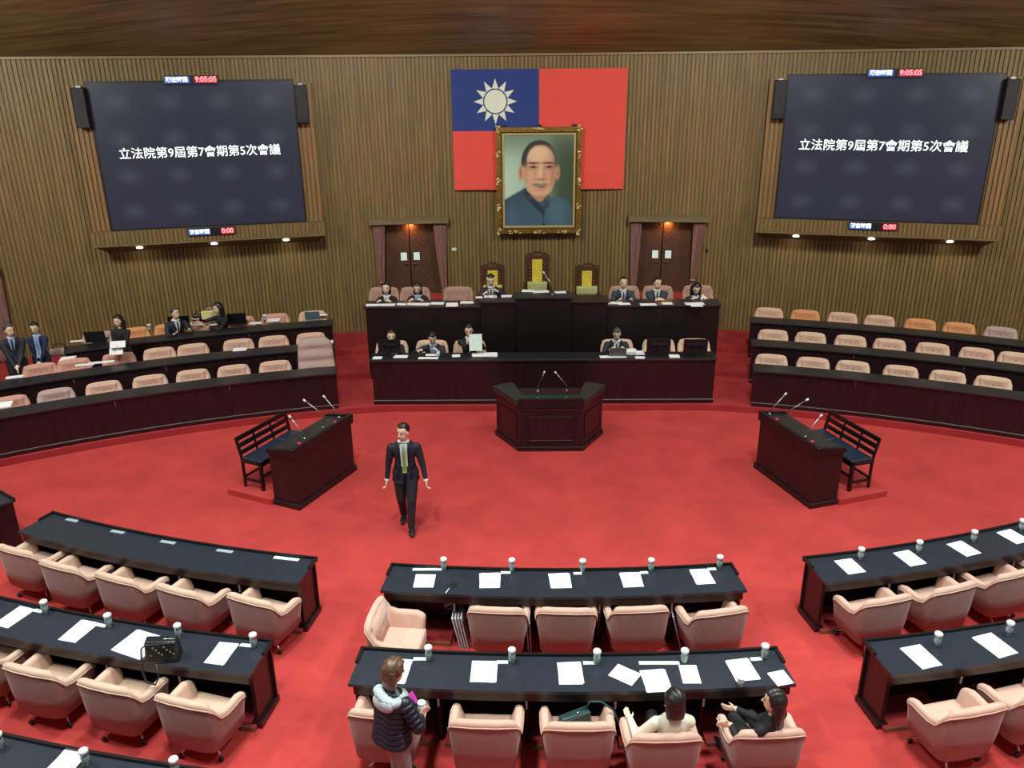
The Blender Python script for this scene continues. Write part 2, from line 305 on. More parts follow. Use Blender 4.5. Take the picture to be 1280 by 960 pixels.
def paint():
    NU, NV = 150, 190; w, h = PW-.34, PH-.34
    u = (np.arange(NU)+.5)/NU*480; v = (np.arange(NV)+.5)/NV*617; U, V = np.meshgrid(u, v); U += 172; V += 168
    sg = lambda x: 1/(1+np.exp(-x)); mix = lambda a, b, k: a*(1-k[..., None])+np.array(b)[None, None, :]*k[..., None]
    ell = lambda cx, cy, rx, ry, s=3.: sg((1-np.sqrt(((U-cx)/rx)**2+((V-cy)/ry)**2))*min(rx, ry)/(s*.6))
    C = np.zeros(U.shape+(3,))+np.array([150, 182, 160.])
    C = mix(C, [196, 226, 205], sg((330-U)/50)*sg((V-260)/60)); C = mix(C, [112, 136, 118], sg((250-V)/35)*.8)
    C = mix(C, [62, 82, 62], sg((U-500)/25)*sg((V-190)/40)); 
    # jacket
    top = np.where(U < 330, 520+(330-U)**1.05*.42, np.where(U > 470, 575+(U-470)*.18+np.clip(U-600, 0, 99)**1.4*.35, 560)); K = sg((V-top)/3)*sg((645-U)/4)
    C = mix(C, [66, 98, 116], K); C = mix(C, [44, 66, 84], K*sg((300-U)/30)*sg((640-V)/40)*.8); C = mix(C, [88, 128, 146], K*ell(540, 700, 60, 90, 20)*.6); C = mix(C, [84, 118, 134], K*ell(230, 700, 40, 80, 20)*.5)
    C = mix(C, [35, 50, 66], K*sg((2.2-abs(U-447))/1.2)*sg((V-670)/4))
    # neck and collar
    C = mix(C, [196, 150, 118], ell(410, 555, 78, 62)); C = mix(C, [150, 108, 84], ell(425, 560, 62, 28, 6)*.6)
    col = sg((V-(522+(U-310)*1.02))/3)*sg(((560+(U-310)*1.0)-V+22)/3)*sg((U-308)/3)*sg((448-U)/3); C = mix(C, [40, 58, 74], col)
    col = sg((V-(598-(U-447)*1.1))/3)*sg((680-(U-447)*.8-V)/3)*sg((U-443)/3)*sg((484-U)/3); C = mix(C, [52, 74, 92], col)
    # ears, face
    for cx in (287, 541): C = mix(C, [206, 158, 124], ell(cx, 420, 17, 50)); C = mix(C, [150, 100, 74], ell(cx, 420, 7, 28, 4)*.7)
    C = mix(C, [222, 178, 142], ell(417, 395, 118, 184, 3)); C = mix(C, [228, 180, 146], ell(420, 480, 98, 108, 3))
    C = mix(C, [244, 214, 178], ell(400, 290, 70, 55, 14)*.8); FM = np.maximum(ell(417, 395, 118, 184, 3), ell(420, 480, 98, 108, 3)); C = mix(C, [176, 126, 96], ell(512, 430, 22, 110, 10)*.7*FM**3); C = mix(C, [196, 146, 112], ell(320, 440, 14, 90, 8)*.6*FM**3)
    # hair
    hk = ell(415, 350, 124, 146, 3)*(1-ell(424, 345, 98, 112, 5)*sg((V-232)/5))*sg((372-V)/8); C = mix(C, [52, 54, 52], hk); C = mix(C, [104, 108, 100], hk*sg((U-490)/10)*.8)
    # features
    for cx, s in ((371, 1), (480, -1)):
        C = mix(C, [56, 44, 36], ell(cx, 356, 36, 6, 3)*.85); C = mix(C, [70, 48, 38], ell(cx+2, 382, 26, 6, 3)*.9); C = mix(C, [30, 24, 20], ell(cx+4, 382, 9, 7, 2)); C = mix(C, [178, 128, 98], ell(cx, 398, 28, 7, 5)*.6); C = mix(C, [176, 128, 98], ell(cx+s*14, 425, 10, 40, 8)*.3)
    C = mix(C, [246, 214, 176], ell(424, 420, 9, 48, 6)*.7); C = mix(C, [158, 102, 76], ell(426, 466, 30, 7, 4)*.75); C = mix(C, [176, 120, 90], ell(446, 440, 7, 34, 6)*.5)
    mu = ell(420, 502, 52, 10, 3); C = mix(C, [120, 112, 104], mu*.9); C = mix(C, [190, 184, 172], ell(424, 494, 20, 6, 3)*.8); C = mix(C, [138, 62, 54], ell(430, 518, 26, 5, 3)*.9); C = mix(C, [186, 132, 102], ell(428, 538, 24, 5, 5)*.7); C = mix(C, [188, 136, 106], ell(425, 586, 60, 10, 7)*.6)
    for cy in (690, 776): C = mix(C, [30, 44, 60], ell(446, cy, 9, 9, 2))
    lin = np.where(C/255 > .04045, ((C/255+.055)/1.055)**2.4, C/255/12.92)[::-1]*.95
    xs_, zs_ = np.linspace(-w/2, w/2, NU+1), np.linspace(0, h, NV+1); X, Z = np.meshgrid(xs_, zs_); vs = np.stack([X, X*0, Z], -1).reshape(-1, 3)
    idx = np.arange((NU+1)*(NV+1)).reshape(NV+1, NU+1); fc = np.stack([idx[:-1, :-1], idx[:-1, 1:], idx[1:, 1:], idx[1:, :-1]], -1).reshape(-1, 4)
    me = bpy.data.meshes.new('canvas'); me.from_pydata(vs.tolist(), [], fc.tolist())
    at_ = me.color_attributes.new('paint', 'FLOAT_COLOR', 'CORNER'); cc = np.repeat(np.concatenate([lin.reshape(-1, 3), np.ones((NU*NV, 1))], 1), 4, axis=0); at_.data.foreach_set('color', cc.ravel().astype(np.float32))
    M = bpy.data.materials.new('oil paint'); M.use_nodes = True; nt = M.node_tree; an = nt.nodes.new('ShaderNodeAttribute'); an.attribute_name = 'paint'; b = nt.nodes['Principled BSDF']; b.inputs['Roughness'].default_value = .45; nt.links.new(an.outputs['Color'], b.inputs['Base Color']); me.materials.append(M)
    o = link('canvas', me, t, (0, -.012, .17)); return o
paint()
# ------------------------------------------------------------------ video walls
def scr_mat():
    M = bpy.data.materials.new('video panel'); M.use_nodes = True; nt = M.node_tree; b = nt.nodes['Principled BSDF']; b.inputs['Base Color'].default_value = (.01, .01, .012, 1); b.inputs['Roughness'].default_value = .35
    tc = nt.nodes.new('ShaderNodeTexCoord'); mp = nt.nodes.new('ShaderNodeMapping'); nt.links.new(tc.outputs['Object'], mp.inputs[0]); mp.inputs['Scale'].default_value = (3.0, 0, 4.2)
    g = nt.nodes.new('ShaderNodeTexGradient'); g.gradient_type = 'SPHERICAL'; nt.links.new(mp.outputs[0], g.inputs[0])
    r = nt.nodes.new('ShaderNodeValToRGB'); r.color_ramp.elements[0].color = (.020, .024, .047, 1); r.color_ramp.elements[1].color = (.046, .060, .084, 1); r.color_ramp.elements[0].position = .0; r.color_ramp.elements[1].position = 1
    nt.links.new(g.outputs[0], r.inputs[0]); nt.links.new(r.outputs[0], b.inputs['Emission Color']); b.inputs['Emission Strength'].default_value = .75; return M
VID = scr_mat(); GLOW = mat('white screen text', (.8, .9, .9, 1), emit=(.80, .95, .95, 1), es=1.1); LEDR = mat('red led digits', (.3, 0, .02, 1), emit=(1, .30, .32, 1), es=1.6); LEDRB = mat('red led board', (.1, 0, .01, 1), emit=(.45, .005, .03, 1), es=.9); LEDW = mat('white led text', (.8, .8, 1, 1), emit=(.85, .93, 1, 1), es=1.5); LEDB = mat('blue led board', (.02, .05, .2, 1), emit=(.05, .14, .5, 1), es=.9)
def videowall(side, sl, sr, hl, hr, lab):
    """sl,sr: x of the screen's left/right edges; hl,hr: x of the housing's"""
    if side < 0: A, B = Vector((sl, 18.30)), Vector((sr, 19.33))
    else: A, B = Vector((sl, 19.35)), Vector((sr, 18.33))
    d = (B-A).normalized(); L = (B-A).length; rz = atan2(d.y, d.x); wl = (Vector((hl, 0))-Vector((A.x, 0))).x/d.x; wr = L+(hr-B.x)/d.x
    h = empty('screen_housing', (A.x, A.y, 0), rz, 'slatted wooden screen housing on the wall %s of the flag' % lab, 'housing')
    # upper body and the splayed ledge below
    dep = .75 
    bm = BM(); box(bm, wl+.01, wr-.01, .05, dep, 3.2, 6.30); obj('housing_body', bm, WALL, h)
    bm = BM(); x = wl+.02
    while x < wr-.07:
        if x < .0 or x > L: box(bm, x, x+.06, .02, .05, 3.24, 6.30)
        x += .10
    tag(obj('housing_slat', bm, SLATO, h), kind='stuff')
    bm = BM(); box(bm, -.02, L+.02, .03, .052, 3.24, 6.36); obj('screen_surround', bm, WALL, h)
    bm = BM()
    v = [bm.verts.new(p) for p in ((wl, -.12, 2.95), (wr, -.12, 2.95), (wr, -.12, 3.26), (wl, -.12, 3.26), (wl+.14, .42, 2.72), (wr-.14, .42, 2.72), (wr, .75, 3.26), (wl, .75, 3.26), (wl+.14, .75, 2.72), (wr-.14, .75, 2.72))]
    for q in ((0, 1, 2, 3), (3, 2, 6, 7), (0, 4, 5, 1), (4, 8, 9, 5), (0, 3, 7, 8, 4), (1, 5, 9, 6, 2)): bm.faces.new([v[i] for i in q])
    ld = obj('ledge', bm, WALL, h)
    bm = BM(); x = wl+.01
    while x < wr-.04: box(bm, x, x+.055, -.14, -.12, 2.97, 3.25); x += .09
    tag(obj('ledge_slat', bm, SLAT, ld), kind='stuff')
    bm = BM(); box(bm, wl, wr, -.15, -.11, 2.935, 2.965); obj('ledge_edge', bm, VAL, ld)
    for k in (.18, .5, .82):
        xx = wl+(wr-wl)*k; bm = BM(); lathe(bm, [(.07, -.012), (.07, .0), (.05, .01)], 16); bmesh.ops.rotate(bm, verts=bm.verts, matrix=Matrix.Rotation(radians(-23), 3, 'X')); bmesh.ops.translate(bm, verts=bm.verts, vec=(xx, .1, 2.845)); obj('downlight', bm, mat('lamp lens', (1, .95, .85, 1), emit=(1, .93, .8, 1), es=6), ld)
        li = area('ledge_lamp', (xx, .08, 2.80), .1, 1.2, (1, .85, .6)); li.parent = h
    s = empty('video_wall', (A.x, A.y, 3.29), rz, 'dark video wall with one line of white characters, %s of the flag' % lab, 'screen')
    Hs = 3.05; pw, ph = L/4, Hs/4; bm = BM(); box(bm, -pw/2+.0012, pw/2-.0012, -.03, .0, -ph/2+.0012, ph/2-.0012); me0 = None
    for i in range(4):
        for j in range(4):
            if me0 is None: p = obj('screen_panel', bm, VID, s); me0 = p.data
            else: p = link('screen_panel', me0, s)
            p.location = (pw*(i+.5), -.02, ph*(j+.5))
    bm = BM(); frame_ring(bm, L+.08, Hs+.08, .04, .0, -.055); bmesh.ops.translate(bm, verts=bm.verts, vec=(L/2, 0, -.04)); obj('bezel', bm, BLK, s)
    me = text_mesh('立法院第9屆第7會期第5次會議', .25, .002, .0016); xs_ = [v.co.x for v in me.vertices]; k = (3.36 if side < 0 else 3.42)/(max(xs_)-min(xs_)); me.transform(Matrix.Scale(k, 4)); me.materials.append(GLOW)
    o = link('screen_text', me, s, (L*(.5 if side < 0 else .49), -.056, 1.60)); o.rotation_euler = (pi/2, 0, 0)
    for nm, xc, zc, w, ttl, tm in (('clock', L*.5+.0, 3.10, 1.10, '現在時間', '9:05:05'), ('timer', L*(.5 if side < 0 else .5), -.12, 1.02, '發言時間', '0:00')):
        c = empty('led_'+nm, (A.x+d.x*xc, A.y+d.y*xc, 3.29+zc), rz, 'red and blue digital %s %s the video wall %s of the flag' % (nm, 'on top of' if nm == 'clock' else 'below', lab), 'clock')
        y0 = -.17 
        bm = BM(); box(bm, -w/2, w/2, y0, y0+.05, -.085, .085, .005); obj('display_case', bm, BLK, c)
        bm = BM(); box(bm, -w/2+.02, -.03, y0-.004, y0, -.065, .065); obj('label_board', bm, LEDB, c)
        bm = BM(); box(bm, .08 if nm == 'clock' else .2, w/2-.02, y0-.004, y0, -.068, .068); obj('digit_board', bm, LEDRB, c)
        me = text_mesh(ttl, .11, .002, .003); me.materials.append(LEDW); o = link('label_text', me, c, (-w/4-.005, y0-.008, 0)); o.rotation_euler = (pi/2, 0, 0)
        me = text_mesh(tm, .15, .002, .004); me.materials.append(LEDR); o = link('digit_text', me, c, ((w/2-.02+(.08 if nm == 'clock' else .2))/2, y0-.008, 0)); o.rotation_euler = (pi/2, 0, 0)
        if nm == 'clock':
            bm = BM(); box(bm, -.3, .3, y0+.05, .1, -.02, .02); obj('clock_bracket', bm, BLK, c)
        else:
            bm = BM(); box(bm, -.3, .3, y0+.05, -.10, -.02, .02); obj('clock_bracket', bm, BLK, c)
    for xs_, w2 in ((-.30, 'left'), (L+.04, 'right')):
        p = empty('loudspeaker', (A.x+d.x*xs_, A.y+d.y*xs_, 5.46), rz, 'tall black loudspeaker on the %s edge of the screen %s of the flag' % (w2, lab), 'speaker')
        bm = BM(); prism(bm, [(-.0, -.22), (.26, -.22), (.26, .02), (0, .02)], 0, .80, .012); obj('cabinet', bm, BLK, p)
        bm = BM(); box(bm, .015, .245, -.232, -.22, .09, .785, .004); obj('grille', bm, mat('speaker grille', (.022, .025, .03, 1), .7), p)
        bm = BM(); box(bm, .08, .18, -.10, .06, .80, .84); obj('mounting_bracket', bm, CHROME, p)
videowall(-1, -9.55, -5.53, -9.98, -5.12, 'left')
videowall(1, 5.38, 9.46, 4.98, 9.95, 'right')
# ------------------------------------------------------------------ tier desks (wings) and the dais
def wingdesk(R, a0, a1, z0, zt, label, depth=.40):
    s = 1 if a0+a1 > 0 else -1; am = (a0+a1)/2
    t = empty('tier_desk', (TC[0]+R*sin(am), TC[1]+R*cos(am), z0), 0, label, 'desk', 'tier desks')
    off = Vector((TC[0]+R*sin(am), TC[1]+R*cos(am), z0)); c = (TC[0]-off.x, TC[1]-off.y)
    h = zt-z0
    bm = BM(); arcslab(bm, c, R-.03, R+depth, a0-.001, a1+.001, h-.045, h); obj('desk_top', bm, MAHT, t)
    bm = BM(); arcslab(bm, c, R-.036, R-.03, a0, a1, h-.018, h-.004); obj('front_edge', bm, EDGE, t)
    bm = BM(); n = max(1, round(abs(a1-a0)*R/1.9)); 
    for k in range(n):
        b0, b1 = a0+(a1-a0)*k/n, a0+(a1-a0)*(k+1)/n; bm = BM(); arcslab(bm, c, R, R+.03, b0+.0001, b1-.0001, 0, h-.045); obj('front_panel', bm, MAH, t)
    bm = BM(); arcslab(bm, c, R-.022, R, a0, a1, 0, .075); obj('plinth', bm, MAH, t)
    bm = BM(); arcslab(bm, c, R-.024, R-.001, a0, a1, .075, .083); obj('plinth_bead', bm, mat('bead', (.22, .2, .21, 1), .3, metal=.2), t)
    for e in (a0, a1):
        w = .035/R; b0, b1 = (e, e+w) if e == a0 else (e-w, e); bm = BM(); arcslab(bm, c, R+.03, R+depth-.03, b0, b1, 0, h-.045, n=1); obj('end_panel', bm, MAH, t)
    return t
AE = radians(13.05); AW = radians(12.75)
DR = [18.70, 20.03, 21.42]; DZ0 = [L1, L1, L2]; DZT = [.90, 1.01, 1.12]; ORD = ['front', 'middle', 'back']
LEND = [radians(38), asin(10.72/20.03), asin(10.0/21.42)]
for i in range(3):
    wingdesk(DR[i], -LEND[i], -AE, DZ0[i], DZT[i], 'long curved dark desk, %s row of the left tier' % ORD[i])
    wingdesk(DR[i], AW, radians(36), DZ0[i], DZT[i], 'long curved dark desk, %s row of the right tier' % ORD[i])
# lower dais desk
def straightdesk(name, x0, x1, y, z0, zt, depth, label, bead=True, npan=4, cat='desk', ma=MAH):
    t = empty(name, ((x0+x1)/2, y, z0), 0, label, cat); w = (x1-x0)/2; h = zt-z0
    bm = BM(); box(bm, -w-.03, w+.03, -.03, depth, h-.05, h, .006); obj('desk_top', bm, MAHT, t)
    bm = BM(); box(bm, -w-.02, w+.02, -.036, -.03, h-.02, h-.006); obj('front_edge', bm, EDGE, t)
    for k in range(npan):
        bm = BM(); box(bm, -w+2*w*k/npan+.002, -w+2*w*(k+1)/npan-.002, 0, .03, 0, h-.05); obj('front_panel', bm, ma, t)
    for s in (-1, 1): bm = BM(); box(bm, min(s*w, s*(w-.04)), max(s*w, s*(w-.04)), .03, depth-.02, 0, h-.05); obj('end_panel', bm, ma, t)
    if bead:
        bm = BM(); box(bm, -w-.005, w+.005, -.025, 0, 0, .08); obj('plinth', bm, ma, t)
        bm = BM(); box(bm, -w-.006, w+.006, -.027, -.001, .08, .089); obj('plinth_bead', bm, MC['bead'], t)
    return t
def sk(name, x0, x1, y0, y1, z0, z1, ma=STAIR):
    bm = BM(); box(bm, x0, x1, y0, y1, z0, z1); return tag(obj(name, bm, ma), kind='structure')
sk('trim_5', -3.42, 3.30, 15.78, 17.12, L1-.05, .30)
sk('trim_6', -3.80, 3.68, 17.14, 20.22, L1-.05, .95, MAH)
sk('trim_7', -3.78, 3.66, 17.2, 20.2, .945, .956)
sk('trim_8', -.55, .40, 17.3, 19.6, .955, 1.20)
straightdesk('dais_desk', -3.53, 3.39, 15.72, L1, 1.095, .42, 'long lower dark desk of the central dais, monitors on top')
UY = 17.08
for nm, x0, x1, zt, y, Lb in (('rostrum_desk', -3.84, -1.385, 1.83, UY, 'upper dais desk section at the left, strewn with papers'), ('rostrum_desk', -1.38, -.615, 1.945, UY-.03, 'raised rostrum desk section of the man in the left throne'), ('rostrum_desk', -.61, .56, 2.04, UY-.08, 'tallest central rostrum desk section with gooseneck microphone'), ('rostrum_desk', .565, 1.335, 1.935, UY-.03, 'raised empty rostrum desk section before the right throne'), ('rostrum_desk', 1.34, 3.72, 1.83, UY, 'upper dais desk section at the right with three seated people')):
    straightdesk(nm, x0, x1, y, .30, zt, .45, Lb, bead=False, npan=2 if x1-x0 > 1.3 else 1, ma=BLKW)
# ------------------------------------------------------------------ hall desks
HD = []
def halldesk(yf, R, x0, x1, nseat, label, depth=.54, divs=True):
    """far edge passes (0,yf) and curves away from the dais centre (0, yf+R)"""
    cy = yf+R; a0, a1 = asin(x0/R), asin(x1/R); am = (a0+a1)/2; Rm = R
    O = Vector((R*sin(am), cy-R*cos(am), 0)); c = (-O.x, cy-O.y); t = empty('hall_desk', O, 0, label, 'desk', 'curved hall desks'); A = lambda *q, **k: arcslab(*q, sgn=-1, **k)
    bm = BM(); A(bm, c, R, R+depth, a0, a1, .735, .77); tp = obj('desk_top', bm, MAHTN, t)
    bm = BM(); A(bm, c, R-.012, R+.018, a0-.0008, a1+.0008, .74, .80); e = .018/R
    A(bm, c, R+.018, R+depth*.42, a0-.0008, a0+e, .765, .795, n=1); A(bm, c, R+.018, R+depth*.42, a1-e, a1+.0008, .765, .795, n=1); obj('raised_rim', bm, BLKW, t)
    bm = BM(); A(bm, c, R+depth-.05, R+depth-.02, a0+.002, a1-.002, .628, .735); obj('apron', bm, BLKW, t)
    bm = BM(); A(bm, c, R+depth-.006, R+depth, a0, a1, .772, .776); 
    bm.free()
    n = nseat
    for k in range(n):
        b0, b1 = a0+(a1-a0)*k/n, a0+(a1-a0)*(k+1)/n; bm = BM(); A(bm, c, R+.03, R+.055, b0+.0001, b1-.0001, .0, .735); obj('modesty_panel', bm, MAH, t)
    for e, sg in ((a0, 1), (a1, -1)):
        w = .045/R; b0, b1 = sorted((e+sg*.0015, e+sg*(.0015+w))); bm = BM(); A(bm, c, R+.03, R+.44, b0, b1, 0, .735, n=1); ep = obj('end_panel', bm, MAH, t)
        bm = BM(); b0, b1 = sorted((e-sg*.0002, e+sg*(.003+w))); A(bm, c, R+.015, R+.46, b0, b1, 0, .07, n=1); obj('plinth', bm, MAH, ep)
    for k in range(1, n):
        b = a0+(a1-a0)*k/n; w = .02/R; bm = BM(); A(bm, c, R+.055, R+.42, b-w, b+w, 0, .735, n=1); dv = obj('divider', bm, BLKW, t)
        bm = BM(); tube(bm, [(c[0]+(R+.455)*sin(b), c[1]-(R+.455)*cos(b), z) for z in (.48, .60)], .011, 6); obj('divider_handle', bm, LID, dv)
    for k in range(n):
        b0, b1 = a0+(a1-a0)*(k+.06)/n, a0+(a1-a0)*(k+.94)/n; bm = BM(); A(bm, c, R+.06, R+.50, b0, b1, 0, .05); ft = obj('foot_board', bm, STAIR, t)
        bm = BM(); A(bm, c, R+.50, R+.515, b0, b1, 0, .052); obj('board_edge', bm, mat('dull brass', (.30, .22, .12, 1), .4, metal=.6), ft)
    HD.append((cy, R, a0, a1, n, label)); return t
halldesk(8.70, 18.0, -2.12, 2.09, 5, 'front centre curved desk with an empty chair turned sideways at its left end')
halldesk(7.12, 22.0, -2.20, 2.18, 5, 'second centre curved desk where three women are gathered')
halldesk(8.70, 18.0, -7.08, -3.10, 5, 'front left curved desk, top bare except name plates')
halldesk(7.12, 22.0, -7.35, -3.20, 5, 'second left curved desk carrying the black handbag')
halldesk(5.33, 21.5, -7.2, -3.28, 5, 'third left curved desk cut off by the bottom of the photo')
halldesk(8.70, 18.0, 3.03, 7.35, 5, 'front right curved desk with papers and steel mugs')
halldesk(7.12, 22.0, 3.16, 7.3, 5, 'second right curved desk with papers and steel mugs')
# the desk block cut by the left edge: its end shows a tall dark side
t = empty('side_desk', (-8.6, 10.55, 0), radians(-35), 'dark desk end at the left edge, its front facing the open carpet', 'desk')
bm = BM(); box(bm, -1.9, .62, -.12, .42, .735, .77, .005); obj('desk_top', bm, MAHTN, t)
bm = BM(); box(bm, -1.9, .63, .40, .43, .74, .80); obj('raised_rim', bm, BLKW, t)
bm = BM(); box(bm, -1.85, .60, .37, .40, 0, .735); obj('modesty_panel', bm, MAH, t)
bm = BM(); box(bm, .56, .60, -.1, .37, 0, .735); obj('end_panel', bm, MAH, t); bm = BM(); box(bm, .55, .62, -.12, .42, 0, .07); obj('plinth', bm, MAH, t)
bm = BM(); box(bm, -1.85, .58, -.08, -.05, .62, .735); obj('apron', bm, BLKW, t)
# ------------------------------------------------------------------ chairs
def rbox(bm, x0, x1, y0, y1, z0, z1, r): return box(bm, x0, x1, y0, y1, z0, z1, r)
def shell_mesh(bm, w=.355, hb=.82, ha=.61):
    half = [(w, .20, ha-.03), (w+.005, .13, ha), (w+.005, .0, ha), (w, -.10, ha), (w-.005, -.19, ha+.03), (w-.015, -.26, hb-.07), (w-.045, -.30, hb-.015), (w-.11, -.32, hb), (.12, -.335, hb+.004)]
    path = half+[(0, -.335, hb+.005)]+[(-x, y, h) for x, y, h in half[::-1]]
    N = len(path); rings = []
    for i, (x, y, h) in enumerate(path):
        a, b = path[max(0, i-1)], path[min(N-1, i+1)]; tx, ty = b[0]-a[0], b[1]-a[1]; L = hypot(tx, ty); nx, ny = ty/L, -tx/L
        if nx*(-x)+ny*(.05-y) < 0: nx, ny = -nx, -ny
        if i in (0, N-1): nx, ny = (-1 if x > 0 else 1), 0
        k0, k1 = .86, .93
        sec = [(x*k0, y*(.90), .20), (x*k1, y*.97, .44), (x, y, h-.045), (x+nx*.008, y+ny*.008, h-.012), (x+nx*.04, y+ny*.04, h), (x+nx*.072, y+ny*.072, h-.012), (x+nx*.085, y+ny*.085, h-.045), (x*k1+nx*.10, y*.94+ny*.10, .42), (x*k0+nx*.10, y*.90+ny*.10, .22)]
        rings.append([bm.verts.new(p) for p in sec])
    M_ = len(rings[0])
    for i in range(N-1):
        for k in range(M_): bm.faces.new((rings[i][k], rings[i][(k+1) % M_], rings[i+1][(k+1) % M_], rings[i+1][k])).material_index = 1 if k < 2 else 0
    for r_, s in ((rings[0], 1), (rings[-1], -1)):       # rounded arm fronts
        c = Vector((0, 0, 0)); 
        for v in r_: c += v.co
        c /= M_; r2 = [bm.verts.new(v.co*.82+c*.18+Vector((0, .028, 0))) for v in r_]
        for k in range(M_): bm.faces.new((r_[k], r_[(k+1) % M_], r2[(k+1) % M_], r2[k]))
        bm.faces.new(r2)
    pts = [(r_[0].co.x, r_[0].co.y) for r_ in rings]; bm.faces.new([bm.verts.new((p[0], p[1], .21)) for p in pts]) 
    return path
def make_chair(fab, tuft=False, w=.355, hb=.82, ha=.61, stem=True):
    t = empty('armchair', (0, 0, 0))
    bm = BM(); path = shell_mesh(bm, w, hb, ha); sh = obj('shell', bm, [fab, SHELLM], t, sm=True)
    bm = BM(); tube(bm, [(x*1.004, y*1.006, h-.055) for x, y, h in path], .008, 6); obj('piping', bm, fab, sh, sm=True)
    bm = BM(); rbox(bm, -w+.09, w-.09, -.25, .25, .24, .42, .045); obj('seat_cushion', bm, fab, t, sm=True)
    bm = BM(); v = [bm.verts.new(p) for p in ((-w+.09, -.19, .43), (w-.09, -.19, .43), (w-.10, -.232, hb-.035), (-w+.10, -.232, hb-.035), (-w+.09, -.27, .43), (w-.09, -.27, .43), (w-.10, -.29, hb-.05), (-w+.10, -.29, hb-.05))]
    for q in ((0, 1, 2, 3), (5, 4, 7, 6), (0, 4, 5, 1), (1, 5, 6, 2), (2, 6, 7, 3), (3, 7, 4, 0)): bm.faces.new([v[i] for i in q])
    if tuft:
        bmesh.ops.subdivide_edges(bm, edges=[e for e in bm.edges], cuts=9, use_grid_fill=True)
        for vv in bm.verts:
            for cx in (-.11, 0, .11):
                d2 = (vv.co.x-cx)**2+(vv.co.z-(hb-.16))**2; vv.co.y += -.03*math.exp(-d2/.0012)*(1 if vv.co.y > -.24 else 0)
            d3 = abs(vv.co.z-(hb-.16)); vv.co.y -= .010*math.exp(-(d3/.018)**2)*(1 if abs(vv.co.x) < .17 and vv.co.y > -.24 else 0)
    pad = obj('back_pad', bm, fab, t, sm=True)
    if tuft:
        for cx in (-.11, 0, .11): bm = BM(); ball(bm, (cx, -.243, hb-.16), (.020, .012, .014), 1); obj('button', bm, mat('dimple shade fabric', (.20, .11, .09, 1), .8), pad, sm=True)  # tuft buttons in darker fabric: dimple shade is put into their colour
    bm = BM(); tube(bm, [(0, 0, .08), (0, 0, .23)], .028, 10); obj('column', bm, CHROME, t, sm=True)
    for k in range(4):
        a = pi/4+k*pi/2+.18; bm = BM(); tube(bm, [(0, 0, .115), (.16*cos(a), .16*sin(a), .105), (.31*cos(a), .31*sin(a), .08)], [.018, .015, .011], 6); lg = obj('leg', bm, CHROME, t, sm=True)
        bm = BM(); lathe(bm, [(.006, -.013), (.027, -.013), (.03, 0), (.027, .013), (.006, .013)], 10); bmesh.ops.rotate(bm, verts=bm.verts, matrix=Matrix.Rotation(pi/2, 3, 'X')); bmesh.ops.translate(bm, verts=bm.verts, vec=(.31*cos(a), .31*sin(a), .031)); obj('caster', bm, BLK, lg, sm=True)
    return t
PRO = {}
def chair(kind, loc, rz, label, group, cat='chair'):
    args = dict(peach=(PEACH,), salmon=(SALMON,), tan=(TAN,), tpeach=(PEACH, True, .328, .83, .61), tsalmon=(SALMON, True, .328, .83, .61), ttan=(TAN, True, .328, .83, .61), tlilac=(LILAC, True, .328, .83, .61), torange=(ORANGE, True, .328, .83, .61), tdais=(DAISC, True, .35, .95, .68), ddais=(TAN, True, .35, .83, .61))[kind]
    if kind not in PRO: c = PRO[kind] = make_chair(*args); c.location = loc; c.rotation_euler = (0, 0, rz)
    else: c = dup(PRO[kind], None, loc, rz)
    tag(c, label, cat, group); return c
def hallchair(px, py, head, label, group, kind='peach', back=.33):
    P = at(px, py, .82); h = radians(head); chair(kind, (P.x+back*sin(h), P.y+back*cos(h), 0), -h, label, group)
G1 = 'armchairs at the front centre desk'
for px, py, hd, Lb in ((620, 762, 4, 'peach armchair at the front centre desk beside a stack of white boards'), (708.5, 763, 2, 'third chair from the left at the front centre desk'), (802, 761, -4, 'second chair from the right at the front centre desk'), (905, 764, -12, 'rightmost peach armchair at the front centre desk, turned slightly left')):
    hallchair(px, py, hd, Lb, G1)
P = Vector((-1.92, 7.82, 0)); chair('peach', (P.x+.02, P.y, 0), radians(-97), 'empty peach armchair turned sideways at the left end of the front centre desk', G1)
G2 = 'armchairs at the second centre desk'
for px, py, hd, Lb in ((474, 893, 6, 'peach armchair behind the standing woman with the white cup'), (604, 905, 2, 'empty peach armchair right of the standing woman'), (725, 908, 0, 'peach armchair holding the dark green bag'), (835, 922, -2, 'peach armchair in which the woman in the cream jacket sits'), (967, 917, -3, 'peach armchair in which the long haired woman in black sits')):
    hallchair(px, py, hd, Lb, G2)
G3 = 'armchairs at the front left desk'
for n, (X, Y) in zip(('leftmost, at the photo edge', 'second from the left', 'middle one of five', 'second from the right', 'rightmost'), ((-7.08, 9.13), (-6.32, 8.77), (-5.49, 8.50), (-4.62, 8.24), (-3.70, 8.05))):
    h = radians(21); chair('tan', (X+.33*sin(h), Y+.33*cos(h), 0), -h, 'peach armchair at the front left desk, '+n, G3)
G4 = 'armchairs at the second left desk'
for n, (X, Y) in zip(('cut off by the photo edge', 'the left one fully in view', 'below the hanging bag strap', 'nearest the aisle'), ((-6.46, 7.16), (-5.62, 6.84), (-4.72, 6.60), (-3.84, 6.38))):
    h = radians(16); chair('tan', (X+.33*sin(h), Y+.33*cos(h), 0), -h, 'peach armchair at the second left desk, '+n, G4)
G5 = 'armchairs at the front right desk'
for n, (X, Y), hd in (('nearest the aisle', (3.73, 8.03), -15), ('second from the aisle', (4.62, 8.27), -19), ('third from the aisle', (5.5, 8.56), -20), ('mostly beyond the photo edge', (6.35, 8.9), -20)):
    h = radians(hd); chair('peach', (X+.33*sin(h), Y+.33*cos(h), 0), -h, 'peach armchair at the front right desk, '+n, G5)
